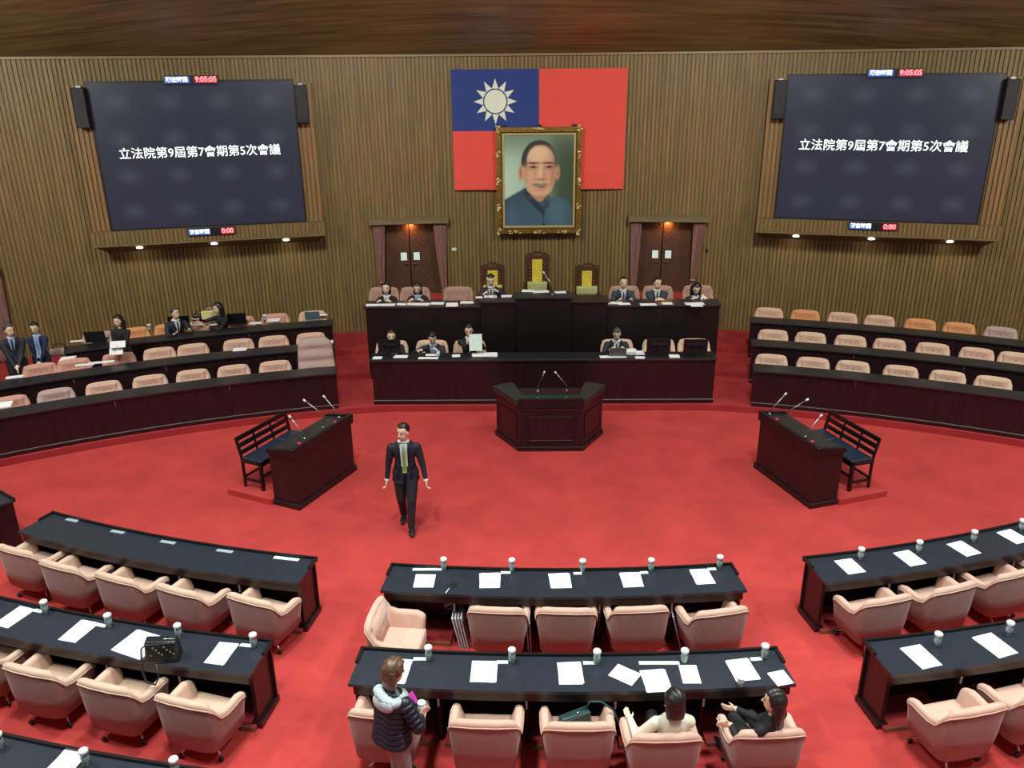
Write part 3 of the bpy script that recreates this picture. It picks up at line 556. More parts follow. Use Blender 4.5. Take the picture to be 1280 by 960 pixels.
G6 = 'armchairs at the second right desk'
for n, (X, Y), hd in (('nearest the aisle', (3.85, 6.27), -13), ('cut by the right photo edge', (4.68, 6.5), -16)):
    h = radians(hd); chair('peach', (X+.33*sin(h), Y+.33*cos(h), 0), -h, 'peach armchair at the second right desk, '+n, G6)
# tier chairs: placed by bearing on each row's arc
def tierrow(side, row, specs):
    z0 = (L1, L2, L3)[row]; R = (19.30, 20.66, 22.02)[row]; nm = ('front', 'middle', 'back')[row]; words = ['first', 'second', 'third', 'fourth', 'fifth', 'sixth', 'seventh', 'eighth', 'ninth']
    for i, (px, py, kind) in enumerate(specs):
        P = at(px, py, z0+.83); a = atan2(P.x, P.y+2.7)
        chair(kind, (R*sin(a), -2.7+R*cos(a), z0), pi-a, '%s tufted chair from the aisle in the %s row of the %s tier' % (words[i], nm, side), '%s row chairs of the %s tier' % (nm, side))
tierrow('right', 0, [(965, 443, 'ttan'), (1017, 445, 'ttan'), (1067, 450, 'ttan'), (1127, 456, 'ttan'), (1186, 464, 'ttan'), (1243, 471, 'ttan')])
tierrow('right', 1, [(967, 412, 'ttan'), (1014, 415, 'ttan'), (1064, 418, 'ttan'), (1113, 423, 'ttan'), (1167, 426, 'ttan'), (1222, 432, 'tpeach'), (1271, 438, 'ttan')])
tierrow('right', 2, [(961.5, 382, 'tpeach'), (1007, 385, 'torange'), (1054, 389, 'tpeach'), (1100, 391, 'tpeach'), (1151, 395, 'torange'), (1200, 402, 'torange'), (1252, 406, 'tlilac')])
def skipfirst(side, row, specs): tierrow(side, row, specs)
tierrow('left', 0, [(343, 449, 'tpeach'), (291, 452, 'tpeach'), (240, 459, 'tpeach'), (186, 463, 'tpeach'), (128, 472, 'tpeach'), (68, 477, 'tlilac'), (10, 487, 'tsalmon')])
tierrow('left', 1, [(388, 412, 'tpeach'), (341, 416, 'tpeach'), (297, 419, 'tpeach'), (240, 426, 'tpeach'), (198, 431, 'tpeach'), (147, 433, 'tsalmon'), (91, 443, 'tsalmon'), (48, 446, 'tsalmon')])
tierrow('left', 2, [(390, 386, 'tpeach'), (343, 387, 'tsalmon'), (300, 390, 'tsalmon'), (256, 394, 'tsalmon'), (210, 398, 'torange'), (167, 404, 'torange'), (121, 406, 'tlilac')])
# high backed chair at the aisle end of the left front row
P = at(393, 429, 1.30); a = atan2(P.x, P.y+2.7); R = 19.42
t = empty('highback_chair', (R*sin(a), -2.7+R*cos(a), L1), pi-a, 'high backed lilac grey chair at the aisle end of the left tier front row', 'chair')
bm = BM(); NXX, NZZ = 16, 22; gg = []
for j in range(NZZ+1):
    z = .42+.76*j/NZZ; w = .38-.05*(j/NZZ)**2; 
    if j > NZZ-3: w -= .025*(j-NZZ+3)**1.3
    row = []
    for i in range(NXX+1):
        x = (i/NXX*2-1)*w; y = -.16-.16*j/NZZ
        y += .035*math.exp(-((z-.60)/.07)**2)+.03*math.exp(-((z-.85)/.07)**2)+.03*math.exp(-((z-1.07)/.07)**2)-.02*math.exp(-((z-.735)/.012)**2)
        for cz in (.58, .98):
            for cx in (-.1, .0, .1): y -= .028*math.exp(-((x-cx)**2+(z-cz)**2)/.0012)
        y -= .04*abs(x/w)**6; row.append((x, y, z))
    gg.append(row)
F_ = [[bm.verts.new(p) for p in r_] for r_ in gg]; B_ = [[bm.verts.new((p[0], p[1]*.3+(-.30-.16*j/NZZ)*.7, p[2])) for p in r_] for j, r_ in enumerate(gg)]
for j in range(NZZ):
    for i in range(NXX): bm.faces.new((F_[j][i], F_[j][i+1], F_[j+1][i+1], F_[j+1][i])); bm.faces.new((B_[j][i+1], B_[j][i], B_[j+1][i], B_[j+1][i+1]))
    bm.faces.new((F_[j][0], F_[j+1][0], B_[j+1][0], B_[j][0])); bm.faces.new((F_[j][-1], B_[j][-1], B_[j+1][-1], F_[j+1][-1]))
for i in range(NXX): bm.faces.new((F_[-1][i], F_[-1][i+1], B_[-1][i+1], B_[-1][i])); bm.faces.new((F_[0][i+1], F_[0][i], B_[0][i], B_[0][i+1]))
obj('backrest', bm, LILAC, t, sm=True)
bm = BM(); rbox(bm, -.28, .28, -.22, .30, .34, .48, .05); obj('seat_cushion', bm, LILAC, t, sm=True)
for s in (-1, 1): bm = BM(); rbox(bm, s*.33-.045, s*.33+.045, -.2, .25, .56, .62, .02); obj('armrest', bm, LILAC, t, sm=True); bm = BM(); tube(bm, [(s*.33, .1, .57), (s*.33, .1, .36), (s*.1, .05, .33)], .014); obj('arm_support', bm, CHROME, t)
bm = BM(); tube(bm, [(0, 0, .08), (0, 0, .35)], .03, 10); obj('column', bm, CHROME, t)
for k in range(4):
    a_ = pi/4+k*pi/2; bm = BM(); tube(bm, [(0, 0, .09), (.3*cos(a_), .3*sin(a_), .025)], [.02, .014], 6); obj('leg', bm, CHROME, t)
# dais chairs
GD = 'chairs of the lower dais desk'; GU = 'chairs of the upper dais desk'
def dchair(kind, px, py, z0, Y, label, group):
    P = at(px, py, z0+.83); Q = aty(px, py, Y-.33*0); chair(kind, (aty(px, py, Y).x, Y-.30, z0), pi, label, group)
for px, Lb in ((490, 'tan chair of the man behind the left monitor on the lower dais'), (540, 'tan chair of the reading person on the lower dais, blue shirt'), (587, 'tan chair of the man holding up a sheet on the lower dais'), (771, 'tan chair of the grey haired man on the lower dais'), (823, 'empty tan chair behind the middle monitor of the lower dais'), (867, 'empty tan chair behind the rightmost monitor of the lower dais')):
    dchair('ddais', px, 425, .30, 16.90, Lb, GD)
for px, Lb in ((480, 'brown pink chair of the leftmost woman on the upper dais'), (519, 'brown pink chair of the woman in front of the left padded door'), (573, 'empty brown pink tufted chair on the upper dais'), (780, 'brown pink chair of the man left of the right padded door'), (822, 'brown pink chair of the man before the right padded door'), (872, 'brown pink chair of the rightmost woman on the upper dais')):
    dchair('tdais', px, 360, .956, 18.45, Lb, GU)
# thrones with carved crest, brocade panel and cushion
BROC = mat('yellow brocade', (.72, .55, .06, 1), .5, var=.35, scale=22); BROCG = mat('green gold brocade', (.45, .48, .20, 1), .6, var=.5, scale=30); CARV = mat('carved rosewood', (.085, .034, .015, 1), .4, var=.4, scale=20, bump=.5, bscale=30)
def throne(px, z0, ptop, pmid, pbot, w, label):
    Y = 18.75; zt, zm, zb = aty(px, ptop, Y).z-z0, aty(px, pmid, Y).z-z0, aty(px, pbot, Y).z-z0; X = aty(px, pmid, Y).x
    t = empty('carved_throne', (X, Y, z0), pi, label, 'chair', 'carved thrones on the dais')
    bm = BM(); box(bm, -.115, .115, -.04, -.015, zm, zt, .006); bp = obj('brocade_panel', bm, BROC, t)
    bm = BM(); rbox(bm, -w/2, w/2, -.03, .10, zb, zm, .025); obj('brocade_cushion', bm, BROCG, t, sm=True)
    for s in (-1, 1):
        bm = BM(); box(bm, s*.25-.03, s*.25+.03, -.08, -.02, .0, zt+.04, .008); obj('back_post', bm, CARV, t)
        bm = BM(); box(bm, min(s*.12, s*.22), max(s*.12, s*.22), -.07, -.04, zm-.2, zt+.0, .005); ps = obj('side_panel', bm, CARV, t)
        bm = BM()
        for k in range(7): ball(bm, (s*.17, -.035, zm-.1+k*(zt-zm+.05)/7), (.038, .014, .03), 1)
        obj('carving', bm, CARV, ps, sm=True)
        bm = BM(); box(bm, s*.30-.03, s*.30+.03, -.02, .48, .68, .73, .01); obj('armrest', bm, CARV, t)
        bm = BM(); box(bm, s*.30-.03, s*.30+.03, .42, .48, .0, .68, .006); obj('front_leg', bm, CARV, t)
    bm = BM(); box(bm, -.28, .28, -.08, -.03, zt, zt+.10, .01)
    for k in range(9): ball(bm, (-.24+.06*k, -.05, zt+.13+.03*cos((k-4)*pi/4)+.02*(k % 2)), (.045, .022, .04), 1)
    obj('carved_crest', bm, CARV, t, sm=False)
    bm = BM(); box(bm, -.32, .32, -.06, .50, .40, .47, .012); obj('seat', bm, CARV, t)
throne(616, .956, 338.5, 356, 368, .44, 'carved throne with yellow panel behind the man on the left rostrum')
throne(671.5, 1.20, 324.5, 352, 363, .46, 'tallest carved throne with yellow panel in the centre of the dais')
throne(733.5, .956, 339, 357.5, 367, .48, 'empty carved throne with yellow panel right of the centre')
# ------------------------------------------------------------------ speaker's lectern
t = empty('lectern', (.02, 14.2, 0), radians(.5), 'wide dark wooden lectern with splayed sides below the central dais', 'lectern')
fr = [(-.59, -.48), (.59, -.48), (1.03, .28), (.74, .55), (-.74, .55), (-1.03, .28)]
def ins(pts, k): return [(x*k, -.48*0+(y)*k) for x, y in pts]
bm = BM(); prism(bm, [(-.57, -.46), (.57, -.46), (1.0, .27), (.72, .45), (-.72, .45), (-1.0, .27)], .06, .88); obj('body', bm, MAH, t)
bm = BM(); prism(bm, [(-.59, -.49), (.59, -.49), (1.04, .28), (.75, .48), (-.75, .48), (-1.04, .28)], 0, .085, .006); obj('plinth', bm, MAH, t)
for s in (-1, 1):
    bm = BM(); pts = [(s*.50, -.30), (s*.595, -.50), (s*1.06, .29), (s*.74, .46), (s*.66, .42)]; prism(bm, pts if s > 0 else pts[::-1], .88, 1.0, .008); obj('wing_top', bm, mat('greenish black top', (.02, .028, .026, 1), .35), t)
bm = BM(); box(bm, -.585, .585, -.50, -.42, .86, 1.03, .008); obj('front_lip', bm, BLKW, t)
bm = BM(); prism(bm, [(-.56, -.42, .96), (.56, -.42, .96), (.60, .0, .90), (-.60, .0, .90)], .86, .9); obj('reading_board', bm, BLKW, t)
bm = BM(); prism(bm, [(-.54, -.40, .975), (.54, -.40, .975), (.58, -.03, .925), (-.58, -.03, .925)], .88, .9); obj('glass_sheet', bm, mat('green glass', (.02, .07, .055, 1), .06, spec=.8), t)
def moulding(bm, x0, x1, z0, z1, y, w=.018):
    box(bm, x0, x1, y-.014, y, z1-w, z1); box(bm, x0, x1, y-.014, y, z0, z0+w); box(bm, x0, x0+w, y-.014, y, z0+w, z1-w); box(bm, x1-w, x1, y-.014, y, z0+w, z1-w)
bm = BM(); box(bm, -.42, .42, -.475, -.46, .20, .70, .004); fp = obj('front_panel', bm, MAH, t)
bm = BM(); moulding(bm, -.42, .42, .20, .70, -.475); obj('panel_moulding', bm, BLKW, fp)
bm = BM(); box(bm, -.40, .40, -.492, -.476, .675, .683); box(bm, -.40, .40, -.492, -.476, .212, .220); obj('panel_bead', bm, EDGE, fp)
bm = BM(); box(bm, -.57, .57, -.492, -.485, .086, .094); box(bm, -.57, .57, -.475, -.46, .815, .825); obj('bead', bm, EDGE, t)
for s in (-1, 1):
    ang = atan2(.73, .43); c = Vector((s*.785, -.095, 0)); bm = BM(); moulding(bm, -.34, .34, .20, .70, 0, .018); box(bm, -.33, .33, -.006, 0, .2, .7)
    M_ = Matrix.Translation(c) @ Matrix.Rotation(s*ang, 4, 'Z'); bm.transform(M_); obj('side_panel', bm, MAH, t)
def goose(name, pts, r, label, cat='microphone', parent=None, group=None, base=True):
    p0 = Vector(pts[0]); t = empty(name, p0, 0, label, cat, group); q = [Vector(p)-p0 for p in pts]
    bm = BM(); tube(bm, q, r, 8); obj('stem', bm, STEEL, t, sm=True)
    d = (q[-1]-q[-2]).normalized(); bm = BM(); tube(bm, [q[-1]-d*.01, q[-1]+d*.05], r*1.9, 8); obj('capsule', bm, LID, t, sm=True)
    if base: bm = BM(); lathe(bm, [(.03, -.01), (.03, .008), (.014, .02)], 14); obj('base', bm, STEEL, t, sm=True)
    return t
GM = 'gooseneck microphones'
for (bx, by), (tx, ty), Lb in (((672.4, 489), (679.6, 467), 'left gooseneck microphone on the central lectern'), ((708.3, 488), (695.5, 467), 'right gooseneck microphone on the central lectern')):
    B = at(bx, by, .965); T = aty(tx, ty, B.y-.05); goose('gooseneck_microphone', [B, B+Vector((0, 0, .10)), T], .008, Lb, group=GM)
B = at(690.5, 368, 2.045); T = aty(680.5, 342, B.y); goose('gooseneck_microphone', [B, B+Vector((-.0, 0, .18)), T], .009, 'gooseneck microphone on the tallest rostrum section', group=GM)
for px in (609.5, 618.5):
    B = at(px, 371.5, 1.945); goose('gooseneck_microphone', [B, B+Vector((0, 0, .2)), B+Vector((0, .02, .38))], .006, '%s thin microphone in front of the man on the left rostrum' % ('left' if px < 612 else 'right'), group=GM)
# ------------------------------------------------------------------ interpellation podiums and their benches
def podium(side):
    w2 = 'left' if side < 0 else 'right'; O = Vector((side*4.03, 11.56, 0)); ang = atan2(1.42, .62)  # long side direction towards the dais
    if side < 0: ux = Vector((.64, 1.42, 0)).normalized(); 
    else: ux = Vector((-.50, 1.50, 0)).normalized()
    vx = Vector((-ux.y, ux.x, 0)) if side < 0 else Vector((ux.y, -ux.x, 0))   # towards the speaker's side (outwards)
    L = 1.56; D = .52
    P = lambda a, b: (ux*a+vx*b)
    t = empty('podium', O, 0, 'dark wooden podium with three microphones on the %s of the open floor' % w2, 'podium')
    pl = lambda a0, a1, b0, b1: [tuple(P(a, b)[:2]) for a, b in ((a0, b0), (a1, b0), (a1, b1), (a0, b1))]
    def prs(pts, z0, z1, bev=0.): bm = BM(); prism(bm, pts, z0, z1, bev); return bm
    obj('body', prs(pl(.02, L-.02, .03, D), .06, .93), MAH, t)
    obj('plinth', prs(pl(-.01, L+.01, 0, D+.0), 0, .09, .006), MAH, t)
    obj('front_rail', prs(pl(-.02, L+.02, -.0, .07), .90, 1.06, .008), BLKW, t)
    for a0, a1 in ((-.02, .05), (L-.05, L+.02)):
        pts = [(*P(a0, .07)[:2], 1.055), (*P(a1, .07)[:2], 1.055), (*P(a1, D+.02)[:2], .985), (*P(a0, D+.02)[:2], .985)]; obj('side_rail', prs(pts, .92, 1), BLKW, t)
    pts = [(*P(.05, .07)[:2], 1.025), (*P(L-.05, .07)[:2], 1.025), (*P(L-.05, D)[:2], .96), (*P(.05, D)[:2], .96)]; bd = obj('reading_board', prs(pts, .92, 1), mat('board top', (.022, .022, .02, 1), .35, var=.5, scale=9), t)
    for a0 in (.30, 1.24):
        bm = BM(); lathe(bm, [(.028, 0), (.028, .012), (.01, .016)], 12, tuple(P(a0, .13))[:2]+(1.02,)); obj('pink_indicator', bm, mat('pink plastic', (.7, .03, .12, 1), .4, emit=(.8, .03, .12, 1), es=.25), t)
    tag(t, None)
    # platform
    q = empty('platform', O, 0, 'low red carpeted platform under the bench beside the %s podium' % w2, 'platform'); 
    bm = prs(pl(-.05, L+.1, D+.005, D+.92), 0, .105, .004); obj('carpeted_block', bm, CARPET, q)
    # bench
    bo = O+P(.12, D+.30); rz = atan2(ux.y, ux.x); b = empty('bench', (bo.x, bo.y, .105), 0, 'black three seat bench with slatted back behind the %s podium' % w2, 'bench')
    LB, DB, SH = 1.26, .42, .50
    def bl(a0, a1, b0, b1, z0, z1, bev=0., lean=0.):
        bm = BM(); prism(bm, [tuple(P(a, c)[:2]) for a, c in ((a0, b0), (a1, b0), (a1, b1), (a0, b1))], z0, z1, bev); return bm
    for i in range(4):
        a = [0, LB/3, 2*LB/3, LB][i]; a = min(max(a, .025), LB-.025)
        if i in (0, 3) or 1:
            if i in (0, 3):
                obj('front_leg', bl(a-.025, a+.025, .0, .05, 0, SH), BLKW, b)
                bm = BM(); tube(bm, [P(a, DB-.02)+Vector((0, 0, 0)), P(a, DB-.02)+Vector((0, 0, SH)), P(a, DB+.06)+Vector((0, 0, .86))], .028, 4); obj('back_leg', bm, BLKW, b)
            else:
                bm = BM(); tube(bm, [P(a, DB-.0)+Vector((0, 0, SH)), P(a, DB+.06)+Vector((0, 0, .84))], .020, 4); obj('back_post', bm, BLKW, b)
    obj('seat_frame', bl(0, LB, 0, DB, SH-.05, SH, .004), BLKW, b)
    for k in range(3): obj('seat_pad', bl(k*LB/3+.006, (k+1)*LB/3-.006, -.01, DB-.03, SH, SH+.045, .014), mat('dark blue leather', (.018, .028, .045, 1), .28, spec=.6), b)
    for z0, z1, nm in ((.80, .88, 'top_rail'), (.685, .765, 'back_slat'), (.57, .645, 'back_slat')):
        k = (z0-SH)/(.86-SH); obj(nm, bl(0, LB, DB-.02+.08*k-.012, DB-.02+.08*k+.014, z0, z1, .004), BLKW, b)
    for z in (.16,):
        obj('stretcher', bl(.02, LB-.02, .012, .038, z+.07, z+.105), BLKW, b); obj('stretcher', bl(.02, LB-.02, DB-.035, DB-.01, z, z+.035), BLKW, b)
        for a in (.025, LB-.025): obj('stretcher', bl(a-.013, a+.013, .03, DB-.03, z-.03, z+.01), BLKW, b)
podium(-1); podium(1)
Zt = 1.03
for pts, Lb in ((((380.7, 548), None, (363.5, 522.5)), 'nearest microphone on the left podium'), (((404, 534), (403.4, 517.5), (382, 501.8)), 'middle kinked microphone on the left podium'), (((424, 521.5), None, (406.3, 497.3)), 'farthest microphone on the left podium'),
                (((1006.5, 545.5), None, (1025, 521)), 'nearest microphone on the right podium'), (((981.2, 533), (983.3, 515), (1007.4, 500.6)), 'middle kinked microphone on the right podium'), (((962, 517), None, (980.6, 494)), 'farthest microphone on the right podium')):
    B = at(*pts[0], Zt); T = aty(*pts[2], B.y); Mx = aty(*pts[1], B.y) if pts[1] else B+Vector((0, 0, .05))
    goose('gooseneck_microphone', [B, Mx, T], .0095, Lb, group=GM)
# ------------------------------------------------------------------ small things on the desks
def sheet(name, P, w, l, head, h=.004, ma=None, label='', cat='paper', group=None, n=1, tilt=0.):
    """flat stack of n sheets at P (centre), w across, l deep, head = clockwise turn from +Y"""
    t = None
    bm = BM(); k = max(1, n)
    for i in range(k):
        j = BM(); box(j, -w/2, w/2, -l/2, l/2, i*h, (i+.9)*h)
        M_ = Matrix.Translation((random.uniform(-.01, .01)*(i > 0), random.uniform(-.01, .01)*(i > 0), 0)) @ Matrix.Rotation(random.uniform(-.05, .05)*(i > 0), 4, 'Z'); j.transform(M_)
        me = bpy.data.meshes.new('x'); j.to_mesh(me); bm.from_mesh(me); bpy.data.meshes.remove(me); j.free()
    o = obj(name, bm, ma or PAPER, None, loc=P, rz=-radians(head)); o.rotation_euler.x = tilt; return tag(o, label, cat, group)
MUG = None
def mug(P, label, group):
    global MUG
    if MUG is None:
        t = MUG = empty('steel_mug', P)
        bm = BM(); lathe(bm, [(.030, 0), (.034, .004), (.036, .06), (.036, .125), (.034, .13)], 20); obj('mug_body', bm, STEEL, t, sm=True)
        bm = BM(); lathe(bm, [(.0362, .045), (.0368, .047), (.0368, .105), (.0362, .107)], 20, caps=False); obj('mug_print', bm, mat('mug print', (.30, .40, .38, 1), .4, var=.6, scale=40), t, sm=True)
        bm = BM(); lathe(bm, [(.038, .13), (.042, .134), (.042, .158), (.036, .166), (.004, .167)], 20); obj('mug_lid', bm, LID, t, sm=True)
        t2 = t
    else: t2 = dup(MUG, None, P)
    return tag(t2, label, 'mug', group)
def onseat(row, frac, side=0):                        # point on hall desk row at seat fraction
    cy, R, a0, a1, n, _ = HD[row]; a = a0+(a1-a0)*frac; return a
TH = .7705
mugs = [('front centre desk', [(555, 712), (640, 713), (728, 714), (813.5, 713), (899, 709)], ['left end', 'second from left', 'middle', 'second from right', 'right end']),
        ('second centre desk', [(536, 824), (640, 827), (746, 829), (855, 828), (955, 822)], ['beside the standing woman', 'second from left', 'middle', 'second from right', 'right end']),
        ('second left desk', [(57.5, 766), (137, 783), (224, 796), (318, 808)], ['leftmost one', 'second from left', 'behind the black handbag', 'nearest the aisle']),
        ('third left desk', [(1, 934), (108, 955), (220, 966)], ['at the photo corner', 'middle one in view', 'cut off by the photo bottom']),
        ('front right desk', [(1075, 699), (1147.5, 690), (1216, 677), (1276, 663)], ['nearest the aisle', 'second from the aisle', 'third from the aisle', 'at the right photo edge']),
        ('second right desk', [(1170.5, 807), (1260, 793)], ['nearest the aisle', 'farther from the aisle'])]
for dk, ps, nm in mugs:
    for (x, y), n_ in zip(ps, nm): mug(at(x, y, TH), 'steel lidded mug on the %s, %s' % (dk, n_), 'steel mugs on the hall desks')
pap = [  # px, py, w, l, heading, sheets, label
    (530.5, 726.5, .24, .27, 0, 3, 'white papers at the left end of the front centre desk'),
    (612, 726, .24, .30, -2, 3, 'white papers on the front centre desk, second pile from left'),
    (700, 726, .24, .30, -2, 3, 'white papers in the middle of the front centre desk'),
    (789, 725, .24, .30, -4, 3, 'white papers on the front centre desk, second pile from right'),
    (878, 721, .23, .30, -7, 3, 'white papers at the right end of the front centre desk'),
    (497, 839, .22, .36, 8, 3, 'white papers half hidden by the standing woman'),
    (605, 840, .25, .31, 0, 4, 'white papers on the second centre desk, left of the middle mug'),
    (712.5, 842, .24, .32, -1, 3, 'white papers in the middle of the second centre desk'),
    (781, 843.5, .27, .21, 35, 1, 'white sheet lying askew on the second centre desk'),
    (819.5, 851, .25, .32, -5, 4, 'printed booklet pile in front of the woman in cream'),
    (862.5, 843, .18, .27, 0, 2, 'narrow white booklet beside the second mug from right'),
    (928, 838, .24, .31, -10, 4, 'white papers right of the paper cup'),
    (975.5, 848, .17, .20, -14, 3, 'small white booklet at the right end of the second centre desk'),
    (99, 789, .22, .36, 16, 2, 'white papers on the second left desk, second pile in view'),
    (18, 771, .22, .36, 18, 2, 'white papers on the second left desk at the photo edge'),
    (174, 806, .40, .36, 24, 6, 'messy pile of papers beside the black handbag'),
    (277, 817, .22, .34, 10, 2, 'white papers on the second left desk nearest the aisle'),
    (80, 957, .24, .36, 12, 3, 'white papers on the third left desk at the photo bottom'),
    (1062.5, 708, .24, .30, -13, 3, 'white papers on the front right desk nearest the aisle'),
    (1137, 698, .24, .30, -17, 3, 'white papers on the front right desk, second pile'),
    (1205, 686, .24, .30, -20, 3, 'white papers on the front right desk, third pile'),
    (1267, 671, .24, .30, -22, 3, 'white papers on the front right desk at the photo edge'),
    (1151, 821, .24, .34, -16, 2, 'white papers on the second right desk nearest the aisle'),
    (1244, 807, .26, .34, -18, 4, 'white papers on the second right desk, farther pile')]
for x, y, w, l, hd, n_, Lb in pap: sheet('paper_stack', at(x, y, TH), w, l, hd, .0025, None, Lb, 'papers', 'white papers on the hall desks', n_)
# name plates
GN = 'name plates on the hall desks'
for (x, y, w, hd), Lb in zip(((90, 650.5, .20, 19), (147, 665, .21, 17), (210, 678, .22, 15), (281, 689, .23, 13)), ('leftmost', 'second', 'third', 'fourth')):
    sheet('name_plate', at(x, y, TH), w, .055, hd, .006, PLATE, '%s bare grey name plate on the front left desk' % Lb, 'name plate', GN)
sheet('name_plate', at(358, 698.5, TH), .34, .055, 11, .006, PAPERB, 'white and blue name plate at the aisle end of the front left desk', 'name plate', GN)
for x, y, w, hd, Lb in ((534, 712, .36, 0, 'left end of the front centre desk'), (632, 716, .12, 0, 'left of the second mug on the front centre desk'), (722, 717, .10, 0, 'left of the middle mug on the front centre desk'), (805, 716, .10, -3, 'left of the fourth mug on the front centre desk'), (890, 711.5, .10, -5, 'left of the right end mug on the front centre desk'),
                    (525, 824, .14, 0, 'left of the mug beside the standing woman'), (628, 828, .12, 0, 'left of the second mug on the second centre desk'), (736, 829, .12, 0, 'left of the middle mug on the second centre desk'), (824, 829, .42, 0, 'long one left of the fourth mug on the second centre desk'), (945, 824, .12, -5, 'left of the right end mug on the second centre desk'),
                    (48, 764, .12, 18, 'left of the leftmost mug on the second left desk'), (127, 782, .12, 16, 'left of the second mug on the second left desk'), (308, 807, .14, 8, 'left of the aisle mug on the second left desk')):
    sheet('name_plate', at(x, y, TH), w, .05, hd, .006, PAPERB, 'pale name plate, '+Lb, 'name plate', GN)
# paper cup, phone with cable, pink tag
P = at(925, 857, TH); t = empty('paper_cup', P, 0, 'patterned paper cup with white lid on the second centre desk', 'cup')
bm = BM(); lathe(bm, [(.027, 0), (.036, .09)], 20); obj('cup_body', bm, mat('cup pattern', (.45, .48, .46, 1), .6, var=.7, scale=50), t, sm=True); bm = BM(); lathe(bm, [(.039, .088), (.039, .098), (.034, .108), (.004, .108)], 20); obj('cup_lid', bm, LID, t, sm=True)
P = at(566, 732, TH); bm = BM(); box(bm, -.035, .035, -.07, .07, 0, .009, .003); o = obj('phone', bm, BLK, None, loc=P, rz=-.5); tag(o, 'black phone charging at the near edge of the front centre desk', 'phone')
q = [at(562, 735, .785), at(558, 740, .79), at(556, 744, .74), at(554, 751, .62), at(559, 757, .50), at(566, 754, .48), at(563, 762, .42), at(555, 758, .50), at(570, 752, .60)]
bm = BM(); tube(bm, [p-q[0] for p in q], .006, 6); o = obj('charging_cable', bm, LID, None, sm=True, loc=q[0]); tag(o, 'thin white charging cable hanging off the front centre desk', 'cable')
# boards stacked between the front centre chairs
def boards(b0, t0, n, w, label, grp='white boards under the front centre desk'):
    """n thin boards on edge; b0/t0 = sight of the near lower / near upper corner of the leftmost one"""
    P = at(*b0, 0); T = aty(*t0, P.y); lean = atan2(T.x-P.x, T.z); hh = hypot(T.x-P.x, T.z)
    for i in range(n):
        bm = BM(); box(bm, -.008, .008, 0, w, 0, hh, .002); o = obj('display_board', bm, mat('white board', (.62, .66, .66, 1), .6), None, loc=(P.x+.030*i, P.y, 0.004), rz=0); o.rotation_euler.y = lean+.012*i; tag(o, label+(', %s of the stack' % ['leftmost', 'second', 'third', 'fourth', 'rightmost'][i] if n > 1 else ''), 'board', grp)
boards((576, 812), (565, 774), 4, .34, 'white boards leaning between the turned chair and the next chair')
boards((661, 816), (658, 780), 2, .34, 'white boards standing between the second and third chairs')
boards((851, 812), (842, 772), 1, .30, 'thin board standing before the rightmost front centre chair')
# handbags
def handbag(P, rz, w, d, h, ma, label, strap):
    t = empty('handbag', P, rz, label, 'bag'); bm = BM(); box(bm, -w/2, w/2, -d/2, d/2, 0, h, .03)
    for v in bm.verts:
        k = v.co.z/h; v.co.y *= 1-.45*k; v.co.x *= 1-.06*k; v.co.z += .012*sin(v.co.x*30)
    obj('bag_body', bm, ma, t, sm=True)
    bm = BM(); box(bm, -w*.46, w*.46, -d*.33, -d*.18, h*.45, h*.93, .012); obj('flap', bm, ma, t, sm=True)
    bm = BM(); tube(bm, [(-w*.42, 0, h*.97), (w*.42, 0, h*.97)], .007, 6); obj('zip', bm, CHROME, t, sm=True)
    bm = BM(); tube(bm, strap, .011, 6); obj('strap', bm, ma, t, sm=True)
    return t
BAGL = mat('glossy black bag leather', (.012, .016, .017, 1), .28, var=.4, scale=12, bump=.5, bscale=14)
t = handbag(at(206, 822, TH), radians(-38+45), .34, .20, .24, BAGL, 'black patterned handbag on the second left desk with its strap hanging down', [(-.15, -.02, .2), (-.17, -.12, .22), (-.16, -.22, .05), (-.12, -.27, -.08), (-.04, -.27, -.12), (.0, -.25, -.05), (-.02, -.2, .08)])
bm = BM()
for k in range(9): ball(bm, (-.10+.028*k, -.088+.004*(k % 3), .10+.03*((k*7) % 4)), (.012, .006, .014), 1)
tag(obj('embroidery', bm, mat('olive print', (.20, .22, .10, 1), .5), t), kind='stuff')
GRB = mat('dark green bag leather', (.015, .045, .045, 1), .35, var=.3, scale=12)
Pd = at(722, 903, .55); handbag((Pd.x-.03, Pd.y, .43), radians(30), .34, .16, .24, GRB, 'dark green bag lying in the chair with its strap over the arm', [(.12, 0, .22), (.16, -.02, .32), (.27, -.06, .30), (.36, -.14, .22), (.38, -.22, .10)])
